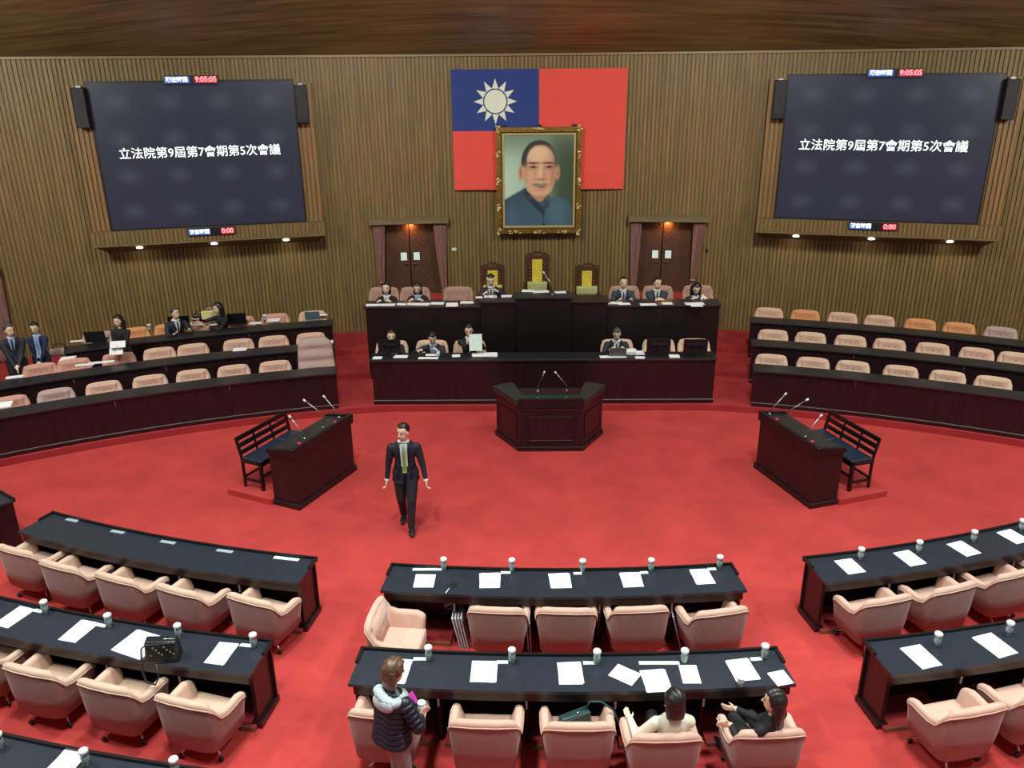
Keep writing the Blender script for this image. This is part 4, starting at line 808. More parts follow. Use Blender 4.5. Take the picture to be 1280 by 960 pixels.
# things on the dais and in the tiers
GP = 'papers on the dais desks'
ZU, ZL = 1.833, 1.098
for x, y, w, l, n_, z, Lb in ((476, 381.5, .62, .17, 3, ZU, 'white papers before the leftmost woman on the upper dais'), (502, 380.5, .20, .16, 2, ZU, 'small white papers between the two women on the upper dais'), (523, 380.5, .48, .16, 3, ZU, 'white papers before the second woman on the upper dais'), (547, 379.5, .28, .16, 3, ZU, 'white papers right of the second woman'), (565, 381.5, .24, .28, 5, ZU, 'white paper pile hanging over the upper dais desk edge'), (584, 378.5, .28, .18, 4, ZU, 'white papers at the right end of the left upper desk section'),
                              (599, 372, .14, .12, 2, 1.948, 'small paper at the left end of the left rostrum'), (613, 371, .26, .16, 3, 1.948, 'papers read by the man on the left rostrum'), (633, 370.5, .22, .16, 3, 1.948, 'white papers at the right end of the left rostrum'),
                              (660, 364, .26, .16, 4, 2.043, 'white papers left of the microphone on the central rostrum'), (676, 365, .34, .16, 4, 2.043, 'white papers in front of the tallest throne'), (700.5, 365.5, .24, .17, 2, 2.043, 'single white sheet right of the central microphone'),
                              (768, 379, .34, .16, 3, ZU, 'white papers at the left end of the right upper desk section'), (780, 380, .26, .14, 2, ZU, 'white papers before the man left of the right door'), (810, 381, .34, .15, 3, ZU, 'white papers before the man at the right door'), (834, 379.5, .22, .16, 2, ZU, 'white papers right of the man at the right door'), (868, 380, .40, .16, 3, ZU, 'white papers before the rightmost woman'), (871, 382.5, .26, .1, 2, ZU, 'folded white name card before the rightmost woman'),
                              (472, 447.5, .18, .16, 2, ZL, 'paper at the left end of the lower dais desk'), (501, 446, .28, .16, 3, ZL, 'white papers right of the left monitor'), (535.5, 448, .40, .12, 3, ZL, 'white papers before the reader in the blue shirt'), (540, 444, .24, .12, 3, ZL, 'upper paper pile before the reader in the blue shirt'), (570, 445, .16, .14, 3, ZL, 'small paper pile left of the man with the sheet'), (606, 444, .50, .22, 5, ZL, 'large white paper pile before the man holding a sheet'),
                              (766, 446, .52, .14, 3, ZL, 'white papers before the grey haired man'), (787, 441, .26, .24, 14, ZL, 'thick white paper pile right of the small laptop'), (799, 442, .20, .2, 8, ZL, 'tilted white paper pile between laptop and middle monitor'), (800, 447.5, .18, .1, 4, ZL, 'small white notes near the middle monitor'), (843, 446, .20, .16, 6, ZL, 'white notes between the two right monitors')):
    sheet('paper_stack', at(x, y, z), w, l, random.uniform(-4, 4), .004, None, Lb, 'papers', GP, n_)
def monitor(px, py, z, w, h, label, rz=0.):
    P = at(px, py, z); t = empty('monitor', P, rz, label, 'monitor')
    bm = BM(); box(bm, -w/2, w/2, -.02, .02, .07, .07+h, .008); obj('monitor_case', bm, SCR, t)
    bm = BM(); box(bm, -w/2+.03, w/2-.03, .0205, .0225, .09, .05+h); obj('screen', bm, mat('lcd', (.1, .12, .14, 1), .2, emit=(.3, .35, .4, 1), es=.5), t)
    bm = BM(); box(bm, -w*.33, w*.33, -.045, -.02, .07+h*.55, .07+h*.75, .008); obj('back_housing', bm, BLK, t)
    bm = BM(); box(bm, -.03, .03, -.05, -.02, .0, .25, .004); obj('monitor_stand', bm, SCR, t); bm = BM(); box(bm, -.10, .10, -.09, .08, 0, .012, .004); obj('monitor_foot', bm, BLK, t)
    return t
monitor(487.5, 445, ZL, .46, .28, 'black monitor seen from behind at the left end of the lower dais')
monitor(822.5, 445, ZL, .48, .30, 'middle black monitor seen from behind on the lower dais')
monitor(868.5, 446, ZL, .48, .30, 'rightmost black monitor seen from behind on the lower dais')
def laptop(px, py, z, w, label, rz=0., ma=None, h=None):
    P = at(px, py, z); t = empty('laptop', P, rz, label, 'laptop'); h = h or w*.62
    bm = BM(); box(bm, -w/2, w/2, .0, w*.65, 0, .018, .004); obj('keyboard_base', bm, BLK, t)
    bm = BM(); box(bm, -w/2, w/2, -.008, .004, 0, h, .003); bmesh.ops.rotate(bm, verts=bm.verts, matrix=Matrix.Rotation(radians(14), 3, 'X')); obj('laptop_lid', bm, ma or SCR, t)
laptop(772, 446, ZL, .34, 'small grey laptop before the grey haired man', ma=mat('grey lid', (.10, .12, .13, 1), .4))
laptop(120.5, 427.5, 1.12, .42, 'black laptop at the left end of the left tier back row', rz=radians(12))
laptop(225, 409, 1.12, .46, 'black laptop before the seated man in the left tier', rz=radians(12))
laptop(297, 404, 1.12, .42, 'black laptop right of the leaning woman', rz=radians(10))
laptop(391, 399.5, 1.12, .34, 'blue grey laptop at the aisle end of the left tier back row', rz=radians(6), ma=mat('blue lid', (.10, .16, .20, 1), .4))
GT = 'papers on the left tier desks'
for x, y, w, l, n_, z, hd, Lb in ((96, 426.5, .26, .12, 2, 1.125, 15, 'white papers left of the leftmost laptop'), (240, 406, .50, .2, 8, 1.125, 12, 'white paper pile between the seated man and the bag'), (271, 405, .36, .18, 4, 1.125, 12, 'white papers in front of the leaning woman'), (319, 404, .26, .14, 2, 1.125, 8, 'white sheet right of the third laptop'), (342, 401, .28, .22, 8, 1.125, 8, 'white booklet beside the small jar'), (404, 394, .18, .14, 3, 1.125, 6, 'white papers at the aisle end of the back row'),
                                  (18, 471.5, .30, .14, 2, 1.015, 22, 'white card at the left end of the middle row'), (106, 456, .36, .12, 2, 1.015, 17, 'white card on the middle row, left of a longer one'), (127, 453, .48, .12, 2, 1.015, 17, 'long white card on the middle row'), (85, 451, .28, .24, 14, 1.015, 17, 'white box of papers on the middle row'), (300, 437, .26, .2, 3, 1.015, 10, 'white sheet on the middle row'), (409, 428, .24, .2, 4, 1.015, 8, 'white papers at the aisle end of the middle row'), (3, 507, .30, .3, 5, .905, 24, 'white papers on the front row at the photo edge')):
    sheet('paper_stack', at(x, y, z), w, l, -hd, .004, None, Lb, 'papers', GT, n_)
P = at(187.5, 414, 1.12); mug(P, 'steel mug on the left tier back row between the standing woman and the seated man', 'cups on the left tier')
P = at(331.5, 402, 1.12); mug(P, 'steel mug on the left tier back row beside the white booklet', 'cups on the left tier')
P = at(548, 446, ZL); t = empty('glass_tumbler', P, 0, 'pale glass tumbler before the reader in the blue shirt', 'glass'); bm = BM(); lathe(bm, [(.035, 0), (.04, .12)], 16); obj('tumbler_body', bm, mat('pale glass', (.45, .6, .65, 1), .15), t, sm=True)
P = at(264, 404.5, 1.12); t = empty('paper_bag', P, radians(12), 'pale yellow carrier bag standing on the left tier back row', 'bag'); bm = BM(); box(bm, -.18, .18, -.06, .06, 0, .30, .01); obj('bag_body', bm, mat('cream yellow paper', (.72, .66, .30, 1), .7), t); bm = BM(); tube(bm, [(-.07, 0, .29), (-.05, 0, .37), (.05, 0, .37), (.07, 0, .29)], .006, 6); obj('bag_handle', bm, LID, t)
P = at(250, 401, 1.12); t = empty('handbag', P, radians(12), 'small dark handbag beside the pale yellow bag', 'bag'); bm = BM(); box(bm, -.14, .14, -.06, .06, 0, .16, .04); obj('bag_body', bm, BAGL, t, sm=True); bm = BM(); tube(bm, [(-.1, 0, .13), (-.06, 0, .24), (.06, 0, .24), (.1, 0, .13)], .01, 6); obj('strap', bm, BAGL, t, sm=True)
P = at(71, 444, 1.02); t = empty('tote_bag', P+Vector((0, .15, 0)), radians(17), 'pale tote bag in a chair of the left tier middle row', 'bag'); bm = BM(); box(bm, -.2, .2, -.06, .06, -.05, .10, .04); obj('bag_body', bm, LILAC, t, sm=True); bm = BM(); tube(bm, [(-.14, 0, .08), (-.08, 0, .2), (.08, 0, .2), (.14, 0, .08)], .012, 6); obj('strap', bm, BAGL, t, sm=True)
# ------------------------------------------------------------------ people
def ik(a, c, l1, l2, pole):
    d = c-a; L = d.length; 
    if L > (l1+l2)*.995: c = a+d*((l1+l2)*.995/L); d = c-a; L = d.length
    x = (l1*l1-l2*l2+L*L)/(2*L); h = sqrt(max(1e-6, l1*l1-x*x)); u = d/L; p = (pole-u*pole.dot(u)).normalized(); return a+u*x+p*h, c
def capsule(bm, a, b, ra, rb, flat=1., n=12, axis=None):
    a, b = Vector(a), Vector(b); d = (b-a); L = d.length; u = d/L; s = (axis or Vector((1, 0, 0))); s = (s-u*s.dot(u))
    if s.length < .05: s = Vector((0, 1, 0))-u*u.y
    s.normalize(); t = u.cross(s); prof = []
    for k in range(5): th = -pi/2+pi/2*k/4; prof.append((ra*cos(th), ra*sin(th)))
    for k in range(1, 4): prof.append((ra+(rb-ra)*k/4, L*k/4))
    for k in range(5): th = pi/2*k/4; prof.append((rb*cos(th), L+rb*sin(th)))
    rings = []
    for r, z in prof:
        r = max(r, 1e-4); rings.append([bm.verts.new(a+u*z+s*(r*cos(2*pi*k/n))+t*(r*flat*sin(2*pi*k/n))) for k in range(n)])
    for i in range(len(rings)-1):
        for k in range(n): bm.faces.new((rings[i][k], rings[i][(k+1) % n], rings[i+1][(k+1) % n], rings[i+1][k]))
    bm.faces.new(rings[0][::-1]); bm.faces.new(rings[-1])
V = Vector
def person(name_label, loc, heading, scale=1., pose='stand', lean=0., twist=0., hands=None, feet=None, head=(0., 0., 0.), top=None, legs=None, skin=None, hair='short', hairm=None, voxel=.013, tie=None, shirt=None, lapel=True, female=False, coat=0., longsleeve=True, elbow=None, extra=None, group=None, rest=None, shoes=None, zhip=None):
    """local frame: faces +Y, +X is the person's right; heading clockwise from +Y"""
    top = top or SUIT; legs = legs or TROU; skin = skin or SKIN; hairm = hairm or HAIR
    t = empty('person', loc, -radians(heading), name_label, 'person', group); t.scale = (scale,)*3
    sw = .165 if female else .19; hw_ = .095
    if pose == 'sit': hz = .53 if zhip is None else zhip
    else: hz = .93 if zhip is None else zhip
    H = V((0, 0, hz)); Rl = Matrix.Rotation(-lean, 3, 'X') @ Matrix.Rotation(-twist, 3, 'Z')
    T = lambda x, y, z: H+Rl @ V((x, y, z))
    NK = T(0, 0, .49); HC = T(0, .015, .49)+Matrix.Rotation(-lean*.5, 3, 'X') @ V((0, .02, .175))
    Rh = (Matrix.Rotation(-head[0], 3, 'Z') @ Matrix.Rotation(-head[1], 3, 'X') @ Matrix.Rotation(head[2], 3, 'Y'))*1.10
    hd = lambda x, y, z: HC+Rh @ V((x, y, z))
    SR, SL = T(sw, 0, .405), T(-sw, 0, .405)
    hands = hands or {}
    HR = V(hands.get('R', (.27, .05, hz-.12))); HL = V(hands.get('L', (-.27, .05, hz-.12)))
    pol = elbow or (V((.4, -.9, -.5)), V((-.4, -.9, -.5)))
    ER, HR = ik(SR, HR, .285, .25, V(pol[0])); EL, HL = ik(SL, HL, .285, .25, V(pol[1]))
    feet = feet or ({'R': (.12, .42, .08), 'L': (-.12, .42, .08)} if pose == 'sit' else {'R': (.10, .0, .08), 'L': (-.10, .0, .08)})
    FR, FL = V(feet['R']), V(feet['L']); hr, hl = H+V((hw_, 0, -.02)), H+V((-hw_, 0, -.02))
    pk = V((0, 1, .6)) if pose == 'sit' else V((0, 1, .1))
    KR, FR = ik(hr, FR, .43, .42, pk); KL, FL = ik(hl, FL, .43, .42, pk)
    segs = []   # (a, b, ra, rb, region, flat, axis)
    ax = Rl @ V((1, 0, 0))
    def S_(a, b, ra, rb, reg, flat=1., axis=None): segs.append((V(a), V(b), ra, rb, reg, flat, axis))
    cx = 1.0 if female else 1.08; wt = .125 if female else .15
    S_(T(-.06, 0, .02), T(.06, 0, .02), .115*cx, .115*cx, 'top' if coat >= 0 else 'legs', .95)
    S_(T(0, 0, 0), T(0, 0, .20), .155*cx, wt, 'top', .74, ax)
    S_(T(0, 0, .20), T(0, .0, .36), wt, .168*cx, 'top', .70, ax)
    S_(T(-sw+.03, 0, .40), T(sw-.03, 0, .40), .066, .066, 'top', 1.05)
    for s in (-1, 1): S_(T(s*.13, -.005, .412), T(s*.05, -.012, .448), .052, .040, 'top')
    S_(T(0, 0, .34), T(0, -.005, .43), .155*cx, .09, 'top', .72, ax)
    S_(T(0, -.005, .45), HC+Rh @ V((0, -.01, -.05)), .055 if not female else .047, .05 if not female else .043, 'skin')
    S_(T(0, -.005, .445), T(0, -.005, .482), .072, .060, 'collar' if shirt else 'top')
    for a, b, c in ((SR, ER, HR), (SL, EL, HL)):
        k = .9 if female else 1.05
        S_(a, b, .062*k+coat*.02, .047*k+coat*.018, 'top'); S_(b, c, .045*k+coat*.018, .033*k+coat*.012, 'top')
    for h_, k_, f_ in ((hr, KR, FR), (hl, KL, FL)):
        kk_ = 1. if female else 1.1; S_(h_, k_, .098*kk_, .068*kk_, 'legs'); S_(k_, f_+V((0, -.0, .02)), .064*kk_, .05*kk_, 'legs')
    bm = BM()
    for a, b, ra, rb, reg, fl, axx in segs: capsule(bm, a, b, ra, rb, fl, axis=axx)
    # head
    segs.append((hd(0, -.01, .03), hd(0, -.0, -.02), .09, .085, 'skin', 1, None))
    hs = 1.0
    ball(bm, hd(0, -.012, .030), (.074, .092, .088), 3, Rh); ball(bm, hd(0, .018, -.035), (.058, .064, .072), 3, Rh); ball(bm, hd(0, .045, -.085), (.030, .026, .022), 2, Rh)
    capsule(bm, hd(0, .086, .012), hd(0, .100, -.022), .009, .014, 1., 8)
    for s in (-1, 1): ball(bm, hd(s*.075, -.008, -.008), (.011, .019, .030), 2, Rh)
    # hands: palm, four fingers, thumb
    fr = max(.0088, voxel*.82)
    for s, e_, h_ in ((1, ER, HR), (-1, EL, HL)):
        u = (h_-e_).normalized(); ho = hands.get('dR' if s > 0 else 'dL'); u2 = V(ho).normalized() if ho else (u+V((0, .0, -.05))).normalized()
        side = V(hands.get('nR' if s > 0 else 'nL', (0, 1, 0) if abs(u2.y) < .7 else (-s*1, 0, 0))); side = (side-u2*side.dot(u2)).normalized(); nrm = u2.cross(side)*(1 if s > 0 else -1)   # side: towards thumb ; nrm: palm side
        curl = hands.get('curl', .35); wr = h_+u*.01; pc = wr+u2*.045
        M3 = Matrix((side, u2, nrm)).transposed(); ball(bm, pc, (.040, .050, .017), 2, M3); segs.append((wr+u2*.015, pc+u2*.04, .042, .042, 'skin', 1, None))
        for i, (o_, l_) in enumerate(((.028, .072), (.010, .08), (-.010, .074), (-.028, .058))):
            b0 = pc+u2*.036+side*o_; d1 = (u2*cos(curl)+nrm*sin(curl)).normalized(); b1 = b0+d1*l_*.5; d2 = (u2*cos(curl*2.4)+nrm*sin(curl*2.4)).normalized(); b2 = b1+d2*l_*.5
            capsule(bm, b0, b1, fr, fr*.95, 1, 8); capsule(bm, b1, b2, fr*.95, fr*.8, 1, 8); segs.append((b0, b2, .016, .014, 'skin', 1, None))
        b0 = pc-u2*.02+side*.03; b1 = b0+(side*.6+u2*.7+nrm*.25).normalized()*.035; b2 = b1+(side*.15+u2*.9+nrm*.3).normalized()*.03
        capsule(bm, b0, b1, fr*1.15, fr, 1, 8); capsule(bm, b1, b2, fr, fr*.85, 1, 8); segs.append((b0, b2, .016, .015, 'skin', 1, None))
    # feet inside the shoes
    fd = {}
    for s, f_, k_ in ((1, FR, KR), (-1, FL, KL)):
        yaw = V(feet.get('t'+('R' if s > 0 else 'L'), (s*.12, 1, 0))).normalized(); p = f_+V((0, 0, -.03)); capsule(bm, p+V((0, 0, .0)), p+yaw*.12, .036, .026, .8, 8); segs.append((p, p+yaw*.12, .04, .03, 'shoe', 1, None)); fd[s] = (f_, yaw)
    me = bpy.data.meshes.new('tmp'); bm.to_mesh(me); bm.free(); o = bpy.data.objects.new('tmp', me); COL.objects.link(o)
    rm = o.modifiers.new('r', 'REMESH'); rm.mode = 'VOXEL'; rm.voxel_size = voxel; sm_ = o.modifiers.new('s', 'SMOOTH'); sm_.factor = .5; sm_.iterations = 3 if voxel > .01 else 4
    bpy.context.view_layer.update(); body = bpy.data.meshes.new_from_object(o.evaluated_get(bpy.context.evaluated_depsgraph_get())); bpy.data.objects.remove(o); bpy.data.meshes.remove(me)
    body.name = 'body'; regs = ['skin', 'top', 'legs', 'shoe', 'collar']
    for m_ in (skin, top, legs, shoes or SHOE, shirt or top): body.materials.append(m_)
    n = len(body.polygons); C = np.empty(n*3, np.float32); body.polygons.foreach_get('center', C); C = C.reshape(-1, 3).astype(float); best = np.full(n, 1e9); idx = np.zeros(n, np.int32)
    for a, b, ra, rb, reg, fl, axx in segs:
        a_, b_ = np.array(a), np.array(b); d = b_-a_; tt = np.clip(((C-a_) @ d)/max(d @ d, 1e-9), 0, 1); dist = np.linalg.norm(C-a_-tt[:, None]*d, axis=1)-(.014 if reg == 'collar' else 0)-(ra+(rb-ra)*tt)*(1 if reg != 'top' or fl == 1 else .85); k = dist < best; best[k] = dist[k]; idx[k] = regs.index(reg)
    body.polygons.foreach_set('material_index', idx); smooth(body); link('body', body, t)
    bvh = BVHTree.FromPolygons([tuple(v.co) for v in body.vertices], [tuple(p.vertices) for p in body.polygons]); fdir = (Rl @ V((0, -1, 0))).normalized()
    # face
    for s in (-1, 1):
        bm = BM(); ball(bm, hd(s*.029, .075, .014), (.010, .006, .0045), 2, Rh); obj('eye', bm, mat('dark eye', (.02, .014, .012, 1), .3), t, sm=True)
        bm = BM(); tube(bm, [hd(s*.014, .083, .034), hd(s*.030, .080, .039), hd(s*.046, .070, .034)], .0025, 6); obj('eyebrow', bm, hairm, t)
    bm = BM(); tube(bm, [hd(-.022, .076, -.052), hd(0, .083, -.050), hd(.022, .076, -.052)], [.003, .005, .003], 6); obj('mouth', bm, LIPS, t)
    # hair
    bm = BM(); bmesh.ops.create_uvsphere(bm, u_segments=32, v_segments=20, radius=1)
    for v in bm.verts:
        x, y, z = v.co; th = atan2(x, y); face = max(0, cos(th))**.8*(1 if y > 0 else 0)
        low = {'short': -.25, 'balding': -.2, 'bob': -.95, 'long': -.95}.get(hair, -.25); hl_ = low+(.62-low)*min(1, face*1.6)
        if hair == 'balding': hl_ = max(hl_, low)
        r = V((.083, .100, .104) if hair in ('short', 'balding') else (.096, .110, .108)); zz = z
        if z < hl_: zz = hl_; k = sqrt(max(0, 1-hl_*hl_))/max(1e-3, sqrt(1-z*z)) if abs(z) < .999 else 0; rr = max(0, 1-(hl_-z)*.9); x, y = x*k*rr, y*k*rr
        if hair == 'balding' and z > .55: r = r*.93
        p = V((x*r.x, y*r.y-.014, zz*r.z+.030)); p += V((0, 0, .006))*sin(x*9+y*7)
        v.co = HC+Rh @ p
    ho = obj('hair', bm, hairm, t, sm=True)
    if hair in ('bob', 'long', 'curly', 'pony'):
        Ln = {'bob': .15, 'long': .30, 'curly': .20, 'pony': .10}[hair]; bm = BM(); NS, NR = 18, 10; rings = []
        for j in range(NR+1):
            q = j/NR; z = .04-q*(Ln+.04); wid = (.088 if hair != 'curly' else .105)*(1+.10*sin(q*pi)-(.30*q*q if hair == 'long' else .10*q)); dp = .070*(1-.35*q); row = []
            for i in range(NS):
                a_ = 2*pi*i/NS; x, y = wid*cos(a_), dp*sin(a_)-.048-.008*q
                if hair == 'curly': x += .012*sin(i*2.3+j*1.7); y += .012*cos(i*1.9+j*2.1)
                base = hd(x, y, z) if q < .45 else (hd(x, y, -.05)+(V((0, 0, z+.05))))
                row.append(bm.verts.new(base))
            rings.append(row)
        for j in range(NR):
            for i in range(NS): bm.faces.new((rings[j][i], rings[j+1][i], rings[j+1][(i+1) % NS], rings[j][(i+1) % NS]))
        bm.faces.new(rings[0]); bm.faces.new(rings[-1][::-1]); obj('hair_back', bm, hairm, ho, sm=True)
    # shirt front, collar, tie, lapels follow the chest surface
    def chest(x, z, off): 
        zz = [(.0, .150*cx, .115), (.12, .135*cx, .105), (.22, wt+.01, .10), (.30, .158*cx, .115), (.36, .168*cx, .122), (.42, .15*cx, .095), (.46, .085, .070), (.50, .06, .058)]
        for (z0, w0, d0), (z1, w1, d1) in zip(zz, zz[1:]):
            if z <= z1: break
        k = min(1, max(0, (z-z0)/(z1-z0))); w = w0+(w1-w0)*k; d = d0+(d1-d0)*k; q = min(.98, abs(x)/w); h_ = bvh.ray_cast(T(x, .26, z), fdir, .4); return h_[0]-fdir*off if h_[0] is not None else T(x, d*sqrt(1-q*q)+off, z)
    def strip(nm, f0, f1, z0, z1, ma, off, par=None, n_=12):
        bm = BM(); A_, B_ = [], []
        for j in range(n_+1):
            z = z0+(z1-z0)*j/n_; xa, xb = f0(z), f1(z); A_.append([bm.verts.new(chest(xa+(xb-xa)*i/4, z, off)) for i in range(5)])
        for j in range(n_):
            for i in range(4): bm.faces.new((A_[j][i], A_[j][i+1], A_[j+1][i+1], A_[j+1][i]))
        bmesh.ops.solidify(bm, geom=bm.faces[:], thickness=.005); return obj(nm, bm, ma, t, sm=True)
    if shirt:
        zb = rest if rest is not None else .20; vw = lambda z: .012+(.058-.012)*min(1, (z-zb)/(.44-zb)) if not (rest is not None and rest < .1) else .05+.01*z
        strip('shirt_front', lambda z: -vw(z), lambda z: vw(z), zb, .497, shirt, .006)
        bm = BM(); tube(bm, [T(.072*cos(a_), .072*sin(a_)-.004, .482+.014*(1-sin(a_))*.5) for a_ in [radians(q) for q in range(-260, 81, 20)]], .011, 6); obj('collar', bm, shirt, t, sm=True)
        if tie: strip('tie', lambda z: -(.014+.016*min(1, max(0, (.44-z)/.36))), lambda z: (.014+.016*min(1, max(0, (.44-z)/.36))), max(zb, .06)-.02, .485, tie, .013)
        if lapel:
            for s in (-1, 1): strip('lapel', lambda z, s=s: s*vw(z)*.95, lambda z, s=s: s*(vw(z)+.028+.02*max(0, (z-zb))), zb, .455, top, .010)
    # shoes
    for s in (1, -1):
        f_, yw = fd[s]; bm = BM(); sd = V((yw.y, -yw.x, 0)); M3 = Matrix((sd, yw, V((0, 0, 1)))).transposed(); ball(bm, f_+yw*.055+V((0, 0, -.045)), (.048, .135, .036), 3, M3); ball(bm, f_+V((0, 0, -.03)), (.043, .055, .05), 2, M3)
        zmin = f_.z-.085
        for v in bm.verts: v.co.z = max(v.co.z, zmin)
        obj('shoe', bm, shoes or SHOE, t, sm=True)
    t['_'] = 0; del t['_']
    F = dict(t=t, T=T, hd=hd, H=H, HR=HR, HL=HL, ER=ER, EL=EL, SR=SR, SL=SL, KR=KR, KL=KL, FR=FR, FL=FL, strip=strip, chest=chest, NK=NK)
    if extra: extra(F)
    return F
def jacket_skirt(F, ma, L=.20, w=.175, d=.125, open_=True, flare=.02, top_z=.10):
    # hem of the jacket, hanging from the waist
    T, t = F['T'], F['t']; bm = BM(); rows = []
    for j in range(5):
        q = j/4; z = top_z-q*L; row = []
        for i in range(25):
            a_ = radians(100+(440-100)*i/24) if open_ else 2*pi*i/24
            row.append(bm.verts.new(T((w+flare*q)*cos(a_), (d+flare*q)*sin(a_), z)))
        rows.append(row)
    for j in range(4):
        for i in range(24): bm.faces.new((rows[j][i], rows[j][i+1], rows[j+1][i+1], rows[j+1][i]))
    bmesh.ops.solidify(bm, geom=bm.faces[:], thickness=.008); obj('jacket_skirt', bm, ma, t, sm=True)
# the man walking across the carpet
def ex(F):
    jacket_skirt(F, SUIT, .30, .150, .112, True, .055, .17)
    for s in (1, -1):
        a, b = F['ER' if s > 0 else 'EL'], F['HR' if s > 0 else 'HL']; d = (b-a).normalized(); bm = BM(); tube(bm, [b-d*.02, b+d*.012], .036, 12); obj('shirt_cuff', bm, SHIRT, F['t'])
    bm = BM(); tube(bm, [F['T'](.155*cos(q), .12*sin(q), .03) for q in [2*pi*k/24 for k in range(25)]], .012, 6); obj('belt', bm, BLK, F['t'])
person('man in a dark suit and lime green tie walking across the open red carpet', (-2.24, 11.10, 0), 176, 1.0, 'stand', lean=.05, hands={'R': (.29, .02, .76), 'L': (-.31, .10, .78), 'dR': (.1, .1, -1), 'dL': (-.1, .3, -1), 'curl': .5}, feet={'R': (.08, -.16, .10), 'L': (-.055, .22, .085)}, head=(.55, .12, 0), top=SUIT, hair='short', voxel=.0085, tie=TIEG, shirt=SHIRT, rest=.03, extra=ex)
# woman with the cup behind the second centre desk
CUPW = V((-1.69, 5.92, 0))
def ex(F):
    T, t = F['T'], F['t']; bm = BM()
    pts = [T(.125*cos(q), .105*sin(q)-.02, .43+.030*sin(q*2)-.035*sin(q)) for q in [2*pi*k/28 for k in range(29)]]; tube(bm, pts, [.052 if i % 2 else .046 for i in range(29)], 10); obj('hood_trim', bm, HOOD, t, sm=True)
    bm = BM(); ball(bm, T(0, -.125, .40), (.125, .055, .085), 3); obj('hood', bm, HOOD, t, sm=True)
    for j in range(8):
        z = .36-j*.058; w, d = .150+.018*(j > 4)*(j-4)*.5, .110+.006*j*.5; bm = BM(); tube(bm, [T(w*cos(q), d*sin(q), z+.006*sin(3*q)) for q in [2*pi*k/28 for k in range(29)]], [.042]*29, 8); obj('quilt_band', bm, PUFF, t, sm=True)
    for sd in (('SR', 'ER'), ('ER', 'HR'), ('SL', 'EL'), ('EL', 'HL')):
        a, b = F[sd[0]], F[sd[1]]
        for k in range(5):
            q = (k+.5)/5; c = a+(b-a)*q; r = .083-.003*k-(.014 if sd[0][0] == 'E' else 0); d = (b-a).normalized(); bm = BM(); tube(bm, [c-d*.024, c-d*.012, c+d*.012, c+d*.024], [r*.86, r, r, r*.86], 12); obj('sleeve_band', bm, PUFF, t, sm=True)
person('woman in a navy puffer jacket with pale fleece hood, holding a white cup', CUPW, 35, .95, 'stand', lean=.10, hands={'R': (.13, .25, .99), 'L': (-.01, .25, .97), 'dR': (-.25, 1, .1), 'dL': (.5, 1, 0), 'nR': (0, 0, 1), 'nL': (0, 0, 1), 'curl': .45}, elbow=(V((1, -.4, -.8)), V((-1, -.3, -.8))), head=(.25, .30, 0), top=PUFF, legs=GREYT, hair='bob', hairm=HAIRB, voxel=.0085, female=True, coat=.8, feet={'R': (.12, -.08, .08), 'L': (-.10, .12, .08)}, extra=ex, lapel=False)
hcl = Matrix.Rotation(-radians(35), 3, 'Z'); PC = CUPW+hcl @ (V((.09, .335, 1.03))*.95)
t = empty('coffee_cup', PC, 0, 'white lidded takeaway cup held by the woman in the navy puffer jacket', 'cup'); bm = BM(); lathe(bm, [(.028, -.05), (.038, .05)], 20); obj('cup_body', bm, PAPER, t, sm=True); bm = BM(); lathe(bm, [(.041, .048), (.041, .058), (.036, .068), (.004, .068)], 20); obj('cup_lid', bm, LID, t, sm=True)
PC = PC+V((-.085, .04, .075)); bm = BM(); box(bm, -.034, .034, -.006, .006, -.055, .055, .004); o = obj('phone', bm, mat('magenta case', (.55, .03, .35, 1), .5), None, loc=PC, rz=.9); o.rotation_euler.x = -.7; tag(o, 'magenta phone in the other hand of the woman with the cup', 'phone')
# two women seated at the second centre desk, seen from behind
P1 = at(843, 900, .9); 
person('seated woman with dark bobbed hair and cream jacket at the second centre desk', (.90, 6.20, 0), -2, .93, 'sit', lean=-.24, zhip=.50, hands={'R': (.10, .40, .62), 'L': (-.37, .20, .66), 'dL': (-.2, 1, -.1), 'curl': .3}, head=(0, .18, 0), top=CREAM, legs=BLKC, hair='bob', voxel=.009, female=True, coat=.5, lapel=False, feet={'R': (.1, .5, .08), 'L': (-.1, .5, .08)})
person('seated woman in black with long dark hair looking left at the desk end', (1.80, 6.20, 0), -10, .93, 'sit', lean=-.24, twist=-.5, zhip=.50, hands={'R': (-.16, .33, .70), 'L': (-.30, .14, .68), 'dR': (-1, .3, 0), 'dL': (-1, .4, 0), 'nR': (0, 0, 1), 'nL': (0, 0, 1), 'curl': .3}, head=(-.9, .05, 0), top=BLKC, legs=BLKC, hair='long', voxel=.009, female=True, coat=.2, lapel=False, feet={'R': (.0, .5, .08), 'L': (-.2, .48, .08)})
